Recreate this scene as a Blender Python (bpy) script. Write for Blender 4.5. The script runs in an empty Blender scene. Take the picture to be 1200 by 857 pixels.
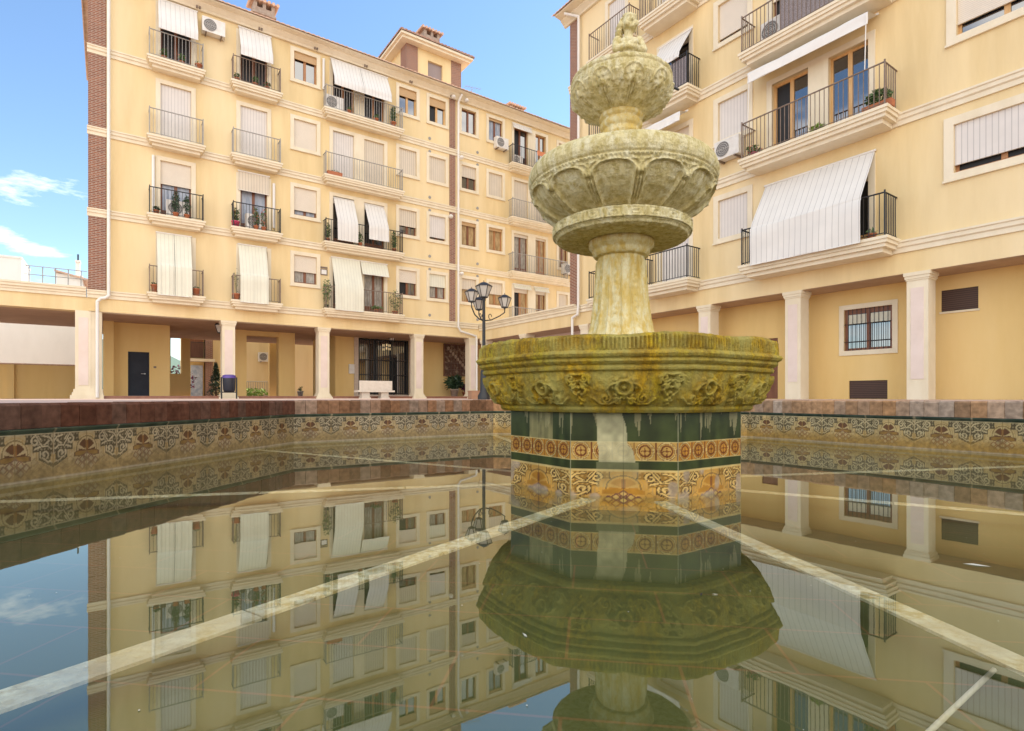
import bpy, bmesh, math, random
import numpy as np
from mathutils import Vector
R = math.radians
rng = random.Random(5); nr = np.random.RandomState(3)
S = bpy.context.scene
COL = S.collection

# ------------------------------------------------------------ camera, sky, sun, exposure
cd = bpy.data.cameras.new('camera'); cam = bpy.data.objects.new('camera', cd); COL.objects.link(cam)
cd.sensor_width = 36; cd.lens = 654*36/1200; cd.shift_y = 37.5/1200; cd.clip_start = .05; cd.clip_end = 4000
cam.location = (0, 0, 0); cam.rotation_euler = (R(90), 0, 0); S.camera = cam
SUN_AZ, SUN_EL = R(42), R(40)           # azimuth measured from +X towards +Y
sd = bpy.data.lights.new('sun', 'SUN'); sd.energy = 3.6; sd.angle = R(.6); sd.color = (1, .93, .82)
sun = bpy.data.objects.new('sun', sd); COL.objects.link(sun)
sv = Vector((math.cos(SUN_AZ)*math.cos(SUN_EL), math.sin(SUN_AZ)*math.cos(SUN_EL), math.sin(SUN_EL)))
sun.rotation_euler = sv.to_track_quat('Z', 'Y').to_euler()
S.view_settings.view_transform = 'Standard'; S.view_settings.look = 'None'
S.view_settings.exposure = 0.76; S.view_settings.gamma = 1
S.cycles.use_denoising = True; S.cycles.max_bounces = 8; S.cycles.transparent_max_bounces = 12
S.cycles.caustics_reflective = False; S.cycles.caustics_refractive = False
W = bpy.data.worlds.new('World'); S.world = W; W.use_nodes = True
nt = W.node_tree; N = nt.nodes; L = nt.links; N.clear()
def nd(t, **k):
    n = N.new(t)
    for a, b in k.items(): setattr(n, a, b)
    return n
out = nd('ShaderNodeOutputWorld'); bg = nd('ShaderNodeBackground'); bg.inputs['Strength'].default_value = .15
sky = nd('ShaderNodeTexSky', sky_type='NISHITA'); sky.sun_disc = False; sky.sun_elevation = SUN_EL
sky.sun_rotation = R(90) - SUN_AZ; sky.air_density = 1.0; sky.dust_density = .1; sky.ozone_density = 1.2
tc = nd('ShaderNodeTexCoord'); mp = nd('ShaderNodeMapping'); mp.inputs['Scale'].default_value = (1.6, 1.6, 5.5)
mp.inputs['Location'].default_value = (1.3, .25, .4)
nz = nd('ShaderNodeTexNoise'); nz.inputs['Scale'].default_value = 2.2; nz.inputs['Detail'].default_value = 8; nz.inputs['Roughness'].default_value = .62
L.new(tc.outputs['Generated'], mp.inputs[0]); L.new(mp.outputs[0], nz.inputs['Vector'])
sep = nd('ShaderNodeSeparateXYZ'); L.new(tc.outputs['Generated'], sep.inputs[0])
# unseen cloud added behind camera to light the facades, clear blue over the roofs
dotn = nd('ShaderNodeVectorMath', operation='DOT_PRODUCT'); dotn.inputs[1].default_value = (.1, -.92, .22)
L.new(tc.outputs['Generated'], dotn.inputs[0])
cov = nd('ShaderNodeMapRange'); cov.inputs['From Min'].default_value = -.55; cov.inputs['From Max'].default_value = .75
cov.inputs['To Min'].default_value = -.22; cov.inputs['To Max'].default_value = .17
L.new(dotn.outputs['Value'], cov.inputs['Value'])
# bank of cloud low in the west-north-west
dot2 = nd('ShaderNodeVectorMath', operation='DOT_PRODUCT'); dot2.inputs[1].default_value = (-.66, .735, .155)
L.new(tc.outputs['Generated'], dot2.inputs[0])
cov2 = nd('ShaderNodeMapRange'); cov2.inputs['From Min'].default_value = .975; cov2.inputs['From Max'].default_value = 1.0
cov2.inputs['To Min'].default_value = 0; cov2.inputs['To Max'].default_value = .25
L.new(dot2.outputs['Value'], cov2.inputs['Value'])
ad = nd('ShaderNodeMath', operation='ADD'); L.new(nz.outputs['Fac'], ad.inputs[0]); L.new(cov.outputs[0], ad.inputs[1])
ad2 = nd('ShaderNodeMath', operation='ADD'); L.new(ad.outputs[0], ad2.inputs[0]); L.new(cov2.outputs[0], ad2.inputs[1])
cr = nd('ShaderNodeValToRGB'); cr.color_ramp.elements[0].position = .50; cr.color_ramp.elements[1].position = .68
L.new(ad2.outputs[0], cr.inputs[0])
mx = nd('ShaderNodeMix', data_type='RGBA'); mx.inputs['B'].default_value = (10.5, 10.0, 9.3, 1)
hs = nd('ShaderNodeHueSaturation'); hs.inputs['Saturation'].default_value = 1.08; hs.inputs['Value'].default_value = 1.08
L.new(sky.outputs[0], hs.inputs['Color'])
L.new(cr.outputs[0], mx.inputs['Factor']); L.new(hs.outputs[0], mx.inputs['A']); L.new(mx.outputs['Result'], bg.inputs['Color'])
L.new(bg.outputs[0], out.inputs[0])

# ------------------------------------------------------------ surveying helpers (building axes turned 35 degrees)
C35, S35, F = math.cos(R(35)), math.sin(R(35)), 654.0
DR, DL = 15.8, 25.6
def _uv(px):
    a = (px-600)/F
    return C35*a+S35, -S35*a+C35
def Lx(px, off=0): u, v = _uv(px); return u*(DL-off)/v - DR
def Lz(px, py, off=0): u, v = _uv(px); return (466-py)/F*(DL-off)/v
def Rx(px, off=0): u, v = _uv(px); return DL - v*(DR-off)/u
def Rz(px, py, off=0): u, v = _uv(px); return (466-py)/F*(DR-off)/u
CORNER = (C35*DR - S35*DL, S35*DR + C35*DL, 0)
def Lw(x, y, z=0): return (CORNER[0]+C35*x-S35*y, CORNER[1]+S35*x+C35*y, z)
def Rw(x, y, z=0): return (CORNER[0]+S35*x+C35*y, CORNER[1]-C35*x+S35*y, z)

# ------------------------------------------------------------ materials
def mat(name, c1, c2=None, rough=.8, scale=6, bump=0, bscale=40, metal=0, spec=.5, stretch=(1,1,1), c3=None, s3=1.2, lo=.35, hi=.65, coat=0):
    m = bpy.data.materials.new(name); m.use_nodes = True; t = m.node_tree; n = t.nodes; b = n['Principled BSDF']
    b.inputs['Roughness'].default_value = rough; b.inputs['Metallic'].default_value = metal
    b.inputs['Specular IOR Level'].default_value = spec; b.inputs['Coat Weight'].default_value = coat
    b.inputs['Base Color'].default_value = (*c1, 1)
    g = n.new('ShaderNodeNewGeometry'); mp = n.new('ShaderNodeMapping'); mp.inputs['Scale'].default_value = stretch
    t.links.new(g.outputs['Position'], mp.inputs[0])
    src = None
    def noise(sc, det=6):
        z = n.new('ShaderNodeTexNoise'); z.inputs['Scale'].default_value = sc; z.inputs['Detail'].default_value = det
        z.inputs['Roughness'].default_value = .6; t.links.new(mp.outputs[0], z.inputs['Vector']); return z
    def ramp(z, lo, hi):
        r = n.new('ShaderNodeMapRange'); r.inputs['From Min'].default_value = lo; r.inputs['From Max'].default_value = hi
        t.links.new(z.outputs['Fac'], r.inputs['Value']); return r
    def mixc(f, a, b_):
        x = n.new('ShaderNodeMix'); x.data_type = 'RGBA'; t.links.new(f.outputs[0], x.inputs['Factor'])
        for s, v in (('A', a), ('B', b_)):
            if isinstance(v, tuple): x.inputs[s].default_value = (*v, 1)
            else: t.links.new(v, x.inputs[s])
        return x.outputs['Result']
    if c2:
        src = mixc(ramp(noise(scale), lo, hi), c1, c2)
        if c3: src = mixc(ramp(noise(s3, 8), .45, .68), src, c3)
        t.links.new(src, b.inputs['Base Color'])
    if bump:
        z = noise(bscale, 4); bp = n.new('ShaderNodeBump'); bp.inputs['Strength'].default_value = 1
        bp.inputs['Distance'].default_value = bump; t.links.new(z.outputs['Fac'], bp.inputs['Height'])
        t.links.new(bp.outputs[0], b.inputs['Normal'])
    return m
M = {}
M['plaster'] = mat('plaster', (.80,.63,.345), (.69,.53,.275), .9, 1.6, .004, 60, stretch=(1,1,.14), c3=(.82,.67,.41), s3=.45)
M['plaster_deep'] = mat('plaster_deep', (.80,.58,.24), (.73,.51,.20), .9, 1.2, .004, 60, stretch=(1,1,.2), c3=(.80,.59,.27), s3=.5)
M['trim'] = mat('trim', (.80,.715,.55), (.73,.64,.47), .8, 2.5, .002, 50, stretch=(1,1,.5))
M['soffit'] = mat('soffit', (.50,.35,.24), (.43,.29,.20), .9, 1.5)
M['white'] = mat('white', (.80,.78,.74), (.74,.72,.68), .7, 1.3, stretch=(1,1,.4))
M['shutter'] = None
M['pink_trim'] = mat('pink_trim', (.78,.66,.60), (.72,.60,.53), .85, 2, .002, 50)
M['tile_roof'] = mat('tile_roof', (.55,.33,.22), (.68,.50,.38), .9, 7, .01, 30)
M['iron'] = mat('iron', (.015,.015,.017), None, .45, spec=.5)
M['iron_grey'] = mat('iron_grey', (.28,.27,.26), (.36,.34,.31), .55, 9)
M['iron_brown'] = mat('iron_brown', (.17,.12,.09), (.24,.18,.14), .6, 9)
M['wood_dark'] = mat('wood_dark', (.16,.055,.025), (.22,.085,.04), .5, 10, stretch=(1,1,.2))
M['wood_mid'] = mat('wood_mid', (.36,.16,.06), (.46,.22,.09), .5, 10, stretch=(1,1,.2))
M['wood_light'] = mat('wood_light', (.58,.33,.12), (.66,.42,.19), .5, 10, stretch=(1,1,.2))
M['glass'] = mat('glass', (.015,.016,.02), None, .03, spec=1.0)
M['glass'].node_tree.nodes['Principled BSDF'].inputs['IOR'].default_value = 2.1
M['dark'] = mat('dark', (.012,.011,.012), None, .6)
M['lace'] = mat('lace', (.42,.40,.36), (.22,.20,.18), .3, 14, stretch=(1,1,.25))
M['lace_tan'] = mat('lace_tan', (.50,.37,.20), (.30,.20,.10), .25, 9, stretch=(1,1,.3))
M['curtain_blue'] = mat('curtain_blue', (.22,.27,.36), (.45,.48,.55), .4, 9, stretch=(1,1,.2))
M['ac'] = mat('ac', (.78,.76,.72), (.68,.65,.6), .5, 5)
M['fan'] = mat('fan', (.14,.135,.13), (.2,.19,.18), .6, 20)
M['terracotta'] = mat('terracotta', (.46,.17,.08), (.38,.13,.06), .85, 12)
M['pink_pot'] = mat('pink_pot', (.55,.06,.14), None, .5)
M['leaf'] = mat('leaf', (.045,.10,.025), (.10,.17,.05), .6, 14)
M['leaf_dark'] = mat('leaf_dark', (.018,.045,.02), (.04,.08,.03), .5, 12)
M['leaf_yellow'] = mat('leaf_yellow', (.28,.38,.06), (.16,.28,.05), .6, 12)
M['flower'] = mat('flower', (.55,.08,.05), (.6,.18,.12), .6, 12)
M['paving'] = mat('paving', (.58,.42,.34), (.50,.35,.27), .8, 3, .002, 30)
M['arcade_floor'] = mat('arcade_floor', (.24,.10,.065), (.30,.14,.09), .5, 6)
M['stone_white'] = mat('stone_white', (.74,.68,.60), (.66,.60,.52), .8, 8, .002, 80)
M['granite'] = mat('granite', (.62,.52,.42), (.52,.42,.34), .6, 12)
M['black_plastic'] = mat('black_plastic', (.015,.02,.035), None, .35)
M['purple'] = mat('purple', (.10,.06,.30), None, .4)
M['steel'] = mat('steel', (.5,.5,.5), None, .3, metal=1)
M['wicker'] = mat('wicker', (.40,.36,.37), (.16,.13,.13), .8, 60)
M['blue_door'] = mat('blue_door', (.30,.38,.50), (.55,.60,.66), .4, 5)
M['hill'] = mat('hill', (.10,.17,.12), (.16,.2,.15), .9, .03)
M['orange_cloth'] = mat('orange_cloth', (.62,.22,.10), None, .9)
M['cardboard'] = mat('cardboard', (.40,.22,.13), (.34,.18,.1), .8, 6)
M['bougainvillea'] = mat('bougainvillea', (.20,.01,.08), (.05,.03,.03), .8, 5)
M['lamp_glass'] = mat('lamp_glass', (.55,.52,.46), None, .12, spec=.8)
M['leaf_dead'] = mat('leaf_dead', (.65,.62,.5), None, .6)

def brick_mat(name, c1, c2, mortar, sx, sy, vertical=True, ms=.012):
    m = bpy.data.materials.new(name); m.use_nodes = True; t = m.node_tree; n = t.nodes; b = n['Principled BSDF']; b.inputs['Roughness'].default_value = .9
    g = n.new('ShaderNodeTexCoord'); s = n.new('ShaderNodeSeparateXYZ'); t.links.new(g.outputs['Object'], s.inputs[0])
    c = n.new('ShaderNodeCombineXYZ'); t.links.new(s.outputs['X'], c.inputs['X']); t.links.new(s.outputs['Z' if vertical else 'Y'], c.inputs['Y'])
    k = n.new('ShaderNodeTexBrick'); k.inputs['Scale'].default_value = 1; k.inputs['Brick Width'].default_value = sx; k.inputs['Row Height'].default_value = sy
    k.inputs['Mortar Size'].default_value = ms; k.inputs['Color1'].default_value = (*c1, 1); k.inputs['Color2'].default_value = (*c2, 1); k.inputs['Mortar'].default_value = (*mortar, 1)
    t.links.new(c.outputs[0], k.inputs['Vector']); t.links.new(k.outputs['Color'], b.inputs['Base Color'])
    bp = n.new('ShaderNodeBump'); bp.inputs['Distance'].default_value = .006; bp.invert = True; t.links.new(k.outputs['Fac'], bp.inputs['Height']); t.links.new(bp.outputs[0], b.inputs['Normal'])
    return m
M['brick'] = brick_mat('brick', (.30,.115,.06), (.20,.075,.042), (.42,.32,.26), .24, .065)

def stripe_mat(name, ca, cb, pitch, axis='X', width=.12, rough=.8, sat=None, bumpd=0):
    """fabric or slats: thin darker lines every `pitch` metres along a local axis"""
    m = bpy.data.materials.new(name); m.use_nodes = True; t = m.node_tree; n = t.nodes; b = n['Principled BSDF']; b.inputs['Roughness'].default_value = rough
    g = n.new('ShaderNodeTexCoord'); s = n.new('ShaderNodeSeparateXYZ'); t.links.new(g.outputs['Object'], s.inputs[0])
    d = n.new('ShaderNodeMath'); d.operation = 'DIVIDE'; d.inputs[1].default_value = pitch; t.links.new(s.outputs[axis], d.inputs[0])
    f = n.new('ShaderNodeMath'); f.operation = 'FRACT'; t.links.new(d.outputs[0], f.inputs[0])
    l = n.new('ShaderNodeMath'); l.operation = 'LESS_THAN'; l.inputs[1].default_value = width; t.links.new(f.outputs[0], l.inputs[0])
    z = n.new('ShaderNodeTexNoise'); z.inputs['Scale'].default_value = 3; t.links.new(g.outputs['Object'], z.inputs['Vector'])
    x0 = n.new('ShaderNodeMix'); x0.data_type = 'RGBA'; x0.inputs['A'].default_value = (*ca, 1); x0.inputs['B'].default_value = (*[v*.86 for v in ca], 1); t.links.new(z.outputs['Fac'], x0.inputs['Factor'])
    x = n.new('ShaderNodeMix'); x.data_type = 'RGBA'; t.links.new(x0.outputs['Result'], x.inputs['A']); x.inputs['B'].default_value = (*cb, 1)
    t.links.new(l.outputs[0], x.inputs['Factor']); t.links.new(x.outputs['Result'], b.inputs['Base Color'])
    if bumpd:
        bp = n.new('ShaderNodeBump'); bp.inputs['Distance'].default_value = bumpd; t.links.new(f.outputs[0], bp.inputs['Height']); t.links.new(bp.outputs[0], b.inputs['Normal'])
    return m
M['shutter'] = stripe_mat('shutter', (.80,.72,.60), (.62,.54,.44), .045, 'Z', .2, .6, bumpd=.004)
M['shutter_tan'] = stripe_mat('shutter_tan', (.62,.42,.22), (.44,.28,.14), .045, 'Z', .2, .6, bumpd=.004)
M['fabric'] = stripe_mat('fabric', (.78,.76,.72), (.50,.48,.46), .16, 'X', .10)
M['fabric_cream'] = stripe_mat('fabric_cream', (.78,.77,.64), (.60,.58,.48), .13, 'X', .12)
M['slat_door'] = stripe_mat('slat_door', (.74,.70,.66), (.50,.47,.45), .11, 'X', .16)
M['slat_tan'] = stripe_mat('slat_tan', (.70,.62,.50), (.46,.40,.32), .11, 'X', .16)
M['vent_dark'] = stripe_mat('vent_dark', (.10,.055,.04), (.035,.02,.018), .05, 'Z', .35, .6, bumpd=.006)

def attr_mat(name, rough=.35, coat=.3, nscale=30, namt=.25, bump=.0008, spec=.3):
    """glazed ceramic: painted pattern held in a colour attribute, plus procedural wear"""
    m = bpy.data.materials.new(name); m.use_nodes = True; t = m.node_tree; n = t.nodes; b = n['Principled BSDF']
    a = n.new('ShaderNodeVertexColor'); a.layer_name = 'Col'; g = n.new('ShaderNodeNewGeometry')
    z = n.new('ShaderNodeTexNoise'); z.inputs['Scale'].default_value = nscale; z.inputs['Detail'].default_value = 6; t.links.new(g.outputs['Position'], z.inputs['Vector'])
    r = n.new('ShaderNodeMapRange'); r.inputs['From Min'].default_value = .3; r.inputs['From Max'].default_value = .7; r.inputs['To Min'].default_value = 1-namt; r.inputs['To Max'].default_value = 1+namt*.5
    t.links.new(z.outputs['Fac'], r.inputs['Value'])
    x = n.new('ShaderNodeVectorMath'); x.operation = 'SCALE'; t.links.new(a.outputs['Color'], x.inputs[0]); t.links.new(r.outputs[0], x.inputs['Scale'])
    t.links.new(x.outputs[0], b.inputs['Base Color']); b.inputs['Roughness'].default_value = rough; b.inputs['Specular IOR Level'].default_value = spec; b.inputs['Coat Weight'].default_value = coat; b.inputs['Coat Roughness'].default_value = .15
    if bump:
        bp = n.new('ShaderNodeBump'); bp.inputs['Distance'].default_value = bump; t.links.new(z.outputs['Fac'], bp.inputs['Height']); t.links.new(bp.outputs[0], b.inputs['Normal'])
    return m
M['tiles'] = attr_mat('tiles', .4, .2)
M['glaze'] = attr_mat('glaze', .38, .12, 14, .3)
M['coping'] = attr_mat('coping', .95, 0, 22, .38, .006, .1)

# stones of the fountain
def stone_mat(name, cols, scales, bump, bscale):
    m = bpy.data.materials.new(name); m.use_nodes = True; t = m.node_tree; n = t.nodes; b = n['Principled BSDF']; b.inputs['Roughness'].default_value = .9; b.inputs['Specular IOR Level'].default_value = .25
    g = n.new('ShaderNodeNewGeometry'); src = None
    for i, (c, sc) in enumerate(zip(cols[1:], scales)):
        mp = n.new('ShaderNodeMapping'); mp.inputs['Location'].default_value = (i*7.3, i*3.1, i); mp.inputs['Scale'].default_value = (1, 1, .55) if i != 1 else (1, 1, .25)
        t.links.new(g.outputs['Position'], mp.inputs[0])
        z = n.new('ShaderNodeTexNoise'); z.inputs['Scale'].default_value = sc; z.inputs['Detail'].default_value = 9; z.inputs['Roughness'].default_value = .68; t.links.new(mp.outputs[0], z.inputs['Vector'])
        r = n.new('ShaderNodeMapRange'); r.inputs['From Min'].default_value = .42; r.inputs['From Max'].default_value = .62; t.links.new(z.outputs['Fac'], r.inputs['Value'])
        x = n.new('ShaderNodeMix'); x.data_type = 'RGBA'; t.links.new(r.outputs[0], x.inputs['Factor']); x.inputs['B'].default_value = (*c, 1)
        if src is None: x.inputs['A'].default_value = (*cols[0], 1)
        else: t.links.new(src, x.inputs['A'])
        src = x.outputs['Result']
    t.links.new(src, b.inputs['Base Color'])
    z = n.new('ShaderNodeTexNoise'); z.inputs['Scale'].default_value = bscale; z.inputs['Detail'].default_value = 8; z.inputs['Roughness'].default_value = .7; t.links.new(g.outputs['Position'], z.inputs['Vector'])
    bp = n.new('ShaderNodeBump'); bp.inputs['Distance'].default_value = bump; t.links.new(z.outputs['Fac'], bp.inputs['Height']); t.links.new(bp.outputs[0], b.inputs['Normal'])
    return m
M['stone'] = stone_mat('stone', [(.84,.74,.42), (.76,.65,.32), (.86,.80,.56), (.56,.46,.19)], [8, 14, 34], .012, 90)
M['stone_stem'] = stone_mat('stone_stem', [(.74,.64,.34), (.60,.46,.17), (.78,.73,.50), (.62,.45,.13)], [8, 12, 26], .006, 60)
M['stone_moss'] = stone_mat('stone_moss', [(.68,.43,.025), (.52,.42,.035), (.42,.24,.02), (.26,.17,.03), (.46,.39,.11)], [7, 10, 42, 6], .014, 85)

# ------------------------------------------------------------ mesh helpers
class MB:
    def __init__(s): s.v = []; s.f = []; s.mi = []; s.sm = []
    def add(s, vs, fs, mi=0, smooth=False):
        b = len(s.v); s.v += [tuple(p) for p in vs]; s.f += [tuple(b+i for i in f) for f in fs]; s.mi += [mi]*len(fs); s.sm += [smooth]*len(fs); return s
    def box(s, x0, x1, y0, y1, z0, z1, mi=0):
        if x0 > x1: x0, x1 = x1, x0
        vs = [(x, y, z) for z in (z0, z1) for y in (y0, y1) for x in (x0, x1)]
        return s.add(vs, [(0,2,3,1), (4,5,7,6), (0,1,5,4), (2,6,7,3), (0,4,6,2), (1,3,7,5)], mi)
    def prism(s, prof, x0, x1, mi=0, cap=True):
        """closed (y,z) profile extruded along x"""
        n = len(prof); vs = [(x0, y, z) for y, z in prof]+[(x1, y, z) for y, z in prof]
        fs = [(i, (i+1) % n, n+(i+1) % n, n+i) for i in range(n)]
        if cap: fs += [tuple(range(n-1, -1, -1)), tuple(range(n, 2*n))]
        return s.add(vs, fs, mi)
    def cyl(s, p, q, r0, r1=None, n=8, mi=0, smooth=True):
        r1 = r0 if r1 is None else r1; p = Vector(p); q = Vector(q); d = (q-p).normalized()
        a = d.cross(Vector((0, 0, 1)) if abs(d.z) < .9 else Vector((1, 0, 0))).normalized(); b = d.cross(a); vs = []
        for c, r in ((p, r0), (q, r1)):
            for i in range(n):
                t = 2*math.pi*i/n; vs.append(c+a*r*math.cos(t)+b*r*math.sin(t))
        s.add(vs, [(i, (i+1) % n, n+(i+1) % n, n+i) for i in range(n)], mi, smooth)
        return s.add([vs[i] for i in range(n)], [tuple(range(n-1, -1, -1))], mi).add([vs[n+i] for i in range(n)], [tuple(range(n))], mi)
    def tube(s, pts, r, n=6, mi=0):
        for a, b in zip(pts[:-1], pts[1:]): s.cyl(a, b, r, r, n, mi)
        return s
    def lathe(s, prof, c=(0, 0, 0), n=24, mi=0, smooth=True):
        vs = []; m = len(prof)
        for i in range(n):
            t = 2*math.pi*i/n
            for r, z in prof: vs.append((c[0]+r*math.cos(t), c[1]+r*math.sin(t), c[2]+z))
        return s.add(vs, [(i*m+j, ((i+1) % n)*m+j, ((i+1) % n)*m+j+1, i*m+j+1) for i in range(n) for j in range(m-1)], mi, smooth)
    def ell(s, c, r, n=12, m=8, mi=0):
        vs = []; 
        for j in range(m+1):
            ph = math.pi*j/m
            for i in range(n):
                t = 2*math.pi*i/n; vs.append((c[0]+r[0]*math.sin(ph)*math.cos(t), c[1]+r[1]*math.sin(ph)*math.sin(t), c[2]+r[2]*math.cos(ph)))
        return s.add(vs, [(j*n+i, j*n+(i+1) % n, (j+1)*n+(i+1) % n, (j+1)*n+i) for j in range(m) for i in range(n)], mi, True)
    def leaves(s, c, r, n, size, mi=0, long=1.0, up=0.0):
        for _ in range(n):
            while True:
                d = Vector((rng.uniform(-1, 1), rng.uniform(-1, 1), rng.uniform(-1, 1)))
                if .25 < d.length < 1: break
            p = Vector((c[0]+d.x*r[0], c[1]+d.y*r[1], c[2]+d.z*r[2]))
            a = Vector((rng.gauss(0, 1), rng.gauss(0, 1), rng.gauss(0, .6)+up)).normalized(); b = a.cross(Vector((rng.gauss(0, 1), rng.gauss(0, 1), rng.gauss(0, 1)))).normalized()
            k = size*rng.uniform(.6, 1.3); l = k*long
            s.add([p-a*l, p+b*k*.4, p+a*l, p-b*k*.4], [(0, 1, 2, 3)], mi)
        return s
    def build(s, name, mats, parent=None, loc=None, rotz=0, **tg):
        me = bpy.data.meshes.new(name); me.from_pydata(s.v, [], s.f)
        if not isinstance(mats, (list, tuple)): mats = [mats]
        for m in mats: me.materials.append(M[m] if isinstance(m, str) else m)
        me.polygons.foreach_set('material_index', s.mi); me.polygons.foreach_set('use_smooth', s.sm)
        bm = bmesh.new(); bm.from_mesh(me); bmesh.ops.recalc_face_normals(bm, faces=bm.faces); bm.to_mesh(me); bm.free()
        o = bpy.data.objects.new(name, me); COL.objects.link(o)
        if parent is not None: o.parent = parent
        if loc is not None: o.location = loc
        o.rotation_euler.z = rotz
        tag(o, **tg); return o
def tag(o, label=None, cat=None, group=None, kind=None):
    for k, v in (('label', label), ('category', cat), ('group', group), ('kind', kind)):
        if v: o[k] = v
    return o
def thing(name, loc, rotz=0, label=None, cat=None, group=None):
    o = bpy.data.objects.new(name, None); COL.objects.link(o); o.location = loc; o.rotation_euler.z = rotz; o.empty_display_size = .2
    return tag(o, label, cat, group)
def grid(name, P, material, parent=None, cols=None, closed_u=False, smooth=True, flip=False):
    """P: (n,m,3) numpy points -> one mesh; optional per-vertex colours"""
    n, m = P.shape[:2]; me = bpy.data.meshes.new(name)
    iu = np.arange(n if closed_u else n-1); jv = np.arange(m-1); I, J = np.meshgrid(iu, jv, indexing='ij'); I2 = (I+1) % n
    q = np.stack([I*m+J, I2*m+J, I2*m+J+1, I*m+J+1], -1).reshape(-1, 4)
    if flip: q = q[:, ::-1]
    me.vertices.add(n*m); me.vertices.foreach_set('co', P.reshape(-1).astype(np.float32))
    me.loops.add(q.size); me.loops.foreach_set('vertex_index', q.reshape(-1).astype(np.int32))
    me.polygons.add(len(q)); me.polygons.foreach_set('loop_start', np.arange(0, q.size, 4, dtype=np.int32)); me.update(calc_edges=True)
    me.polygons.foreach_set('use_smooth', np.full(len(q), smooth)); me.materials.append(M[material])
    if cols is not None:
        ca = me.color_attributes.new('Col', 'FLOAT_COLOR', 'POINT'); a = np.ones((n*m, 4), np.float32); a[:, :3] = cols.reshape(-1, 3); ca.data.foreach_set('color', a.reshape(-1))
    me.validate(); o = bpy.data.objects.new(name, me); COL.objects.link(o)
    if parent is not None: o.parent = parent
    return o
def wall_with_holes(mb, x0, x1, z0, z1, holes, y=0, depth=.22, mi=0, back=None):
    """front sheet cut round openings, with the reveals of each opening"""
    xs = sorted({x0, x1, *[v for h in holes for v in h[:2] if x0 < v < x1]}); zs = sorted({z0, z1, *[v for h in holes for v in h[2:] if z0 < v < z1]})
    for a, b in zip(xs[:-1], xs[1:]):
        for c, d in zip(zs[:-1], zs[1:]):
            mx_, mz_ = (a+b)/2, (c+d)/2
            if any(h[0] < mx_ < h[1] and h[2] < mz_ < h[3] for h in holes): continue
            mb.add([(a, y, c), (b, y, c), (b, y, d), (a, y, d)], [(0, 1, 2, 3)], mi)
    for h in holes:
        a, b, c, d = h; e = y+depth
        mb.add([(a, y, c), (b, y, c), (b, y, d), (a, y, d), (a, e, c), (b, e, c), (b, e, d), (a, e, d)], [(0, 1, 5, 4), (1, 2, 6, 5), (2, 3, 7, 6), (3, 0, 4, 7)], mi)
    return mb

# ------------------------------------------------------------ window, door, balcony kit (all in facade coordinates: x along, y inwards, z up)
def window(b, x0, x1, z0, z1, shut=0, sash='wood_dark', pane='glass', door=False, shutm='shutter', fw=.16, surround='trim', mull=1, surround_rect=None, blind_out=False, openleaf=False, name=None, single_surround=True, label=None):
    nm = name or ('balcony_door' if door else 'window')
    s = MB(); p = -.035
    if surround_rect: a, c, e, g = surround_rect
    else: a, c, e, g = x0-fw, x1+fw, (z0 if door else z0-fw), z1+fw
    if single_surround:
        s.box(a, x0, p, -.002, e, g); s.box(x1, c, p, -.002, e, g); s.box(x0, x1, p, -.002, z1, g)
        if not door: s.box(x0, x1, p, -.002, e, z0); s.box(a-.02, c+.02, p-.03, p, e, e+.05)
    else:
        s.box(x0, x1, .205, .215, z1-.03, z1-.005)
    w = s.build(nm, surround, b)
    if label: w['label'] = label
    zt = z1-shut*(z1-z0)
    if shut > 0:
        y = .05 if not blind_out else .03
        m = MB().box(x0+.003, x1-.003, y, y+.03, zt, z1-.002)
        m.box(x0+.003, x1-.003, y-.008, y+.04, zt-.04 if zt-.04 > z0 else zt, zt)
        m.build('roller_shutter', shutm, w)
    if zt > z0+.05:
        f = MB(); t = .065
        f.box(x0, x0+t, .12, .18, z0, z1); f.box(x1-t, x1, .12, .18, z0, z1); f.box(x0+t, x1-t, .12, .18, z1-t, z1-.002); f.box(x0+t, x1-t, .12, .18, z0+.002, z0+t)
        for k in range(mull):
            xm = x0+(x1-x0)*(k+1)/(mull+1); f.box(xm-.055, xm+.055, .115, .185, z0+t, z1-t)
        if door: f.box(x0+t, x1-t, .13, .175, z0+t, z0+.35)
        f.build('sash', sash, w)
        g = MB()
        if openleaf:
            xm = (x0+x1)/2
            g.box(x0+.01, xm, .17, .18, z0+.01, z1-.01, 1); g.box(xm, x1-.01, .15, .16, z0+.01, z1-.01, 0); g.build('pane', [pane, 'dark'], w)  # near-black sheet paints in the shade of the room behind the open leaf
        else: g.box(x0+.01, x1-.01, .15, .16, z0+.01, z1-.01).build('pane', pane, w)
    return w
def railing(parent, x0, x1, z0, p, h=1.0, m='iron', gap=.115, r=.008, extra=None):
    g = MB(); zt = z0+h; zb = z0+.07; q = .06
    for a, c in (((x0, -p, zt), (x1, -p, zt)), ((x0, -p, zt), (x0, -.02, zt)), ((x1, -p, zt), (x1, -.02, zt))):
        g.cyl(a, c, .02, .02, 6); g.cyl((a[0], a[1], zb), (c[0], c[1], zb), .012, .012, 4)
    for x in (x0, x1):
        g.box(x-.016, x+.016, -p-.016, -p+.016, z0, zt+.06)
        k = int(p/gap)
        for i in range(1, k+1): y = -p+i*p/(k+1); g.box(x-r, x+r, y-r, y+r, zb, zt)
    k = max(2, int((x1-x0)/gap))
    for i in range(1, k):
        x = x0+(x1-x0)*i/k; g.box(x-r, x+r, -p-r, -p+r, zb if i % 5 else z0, zt)
    return g.build('railing', m, parent)
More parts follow.
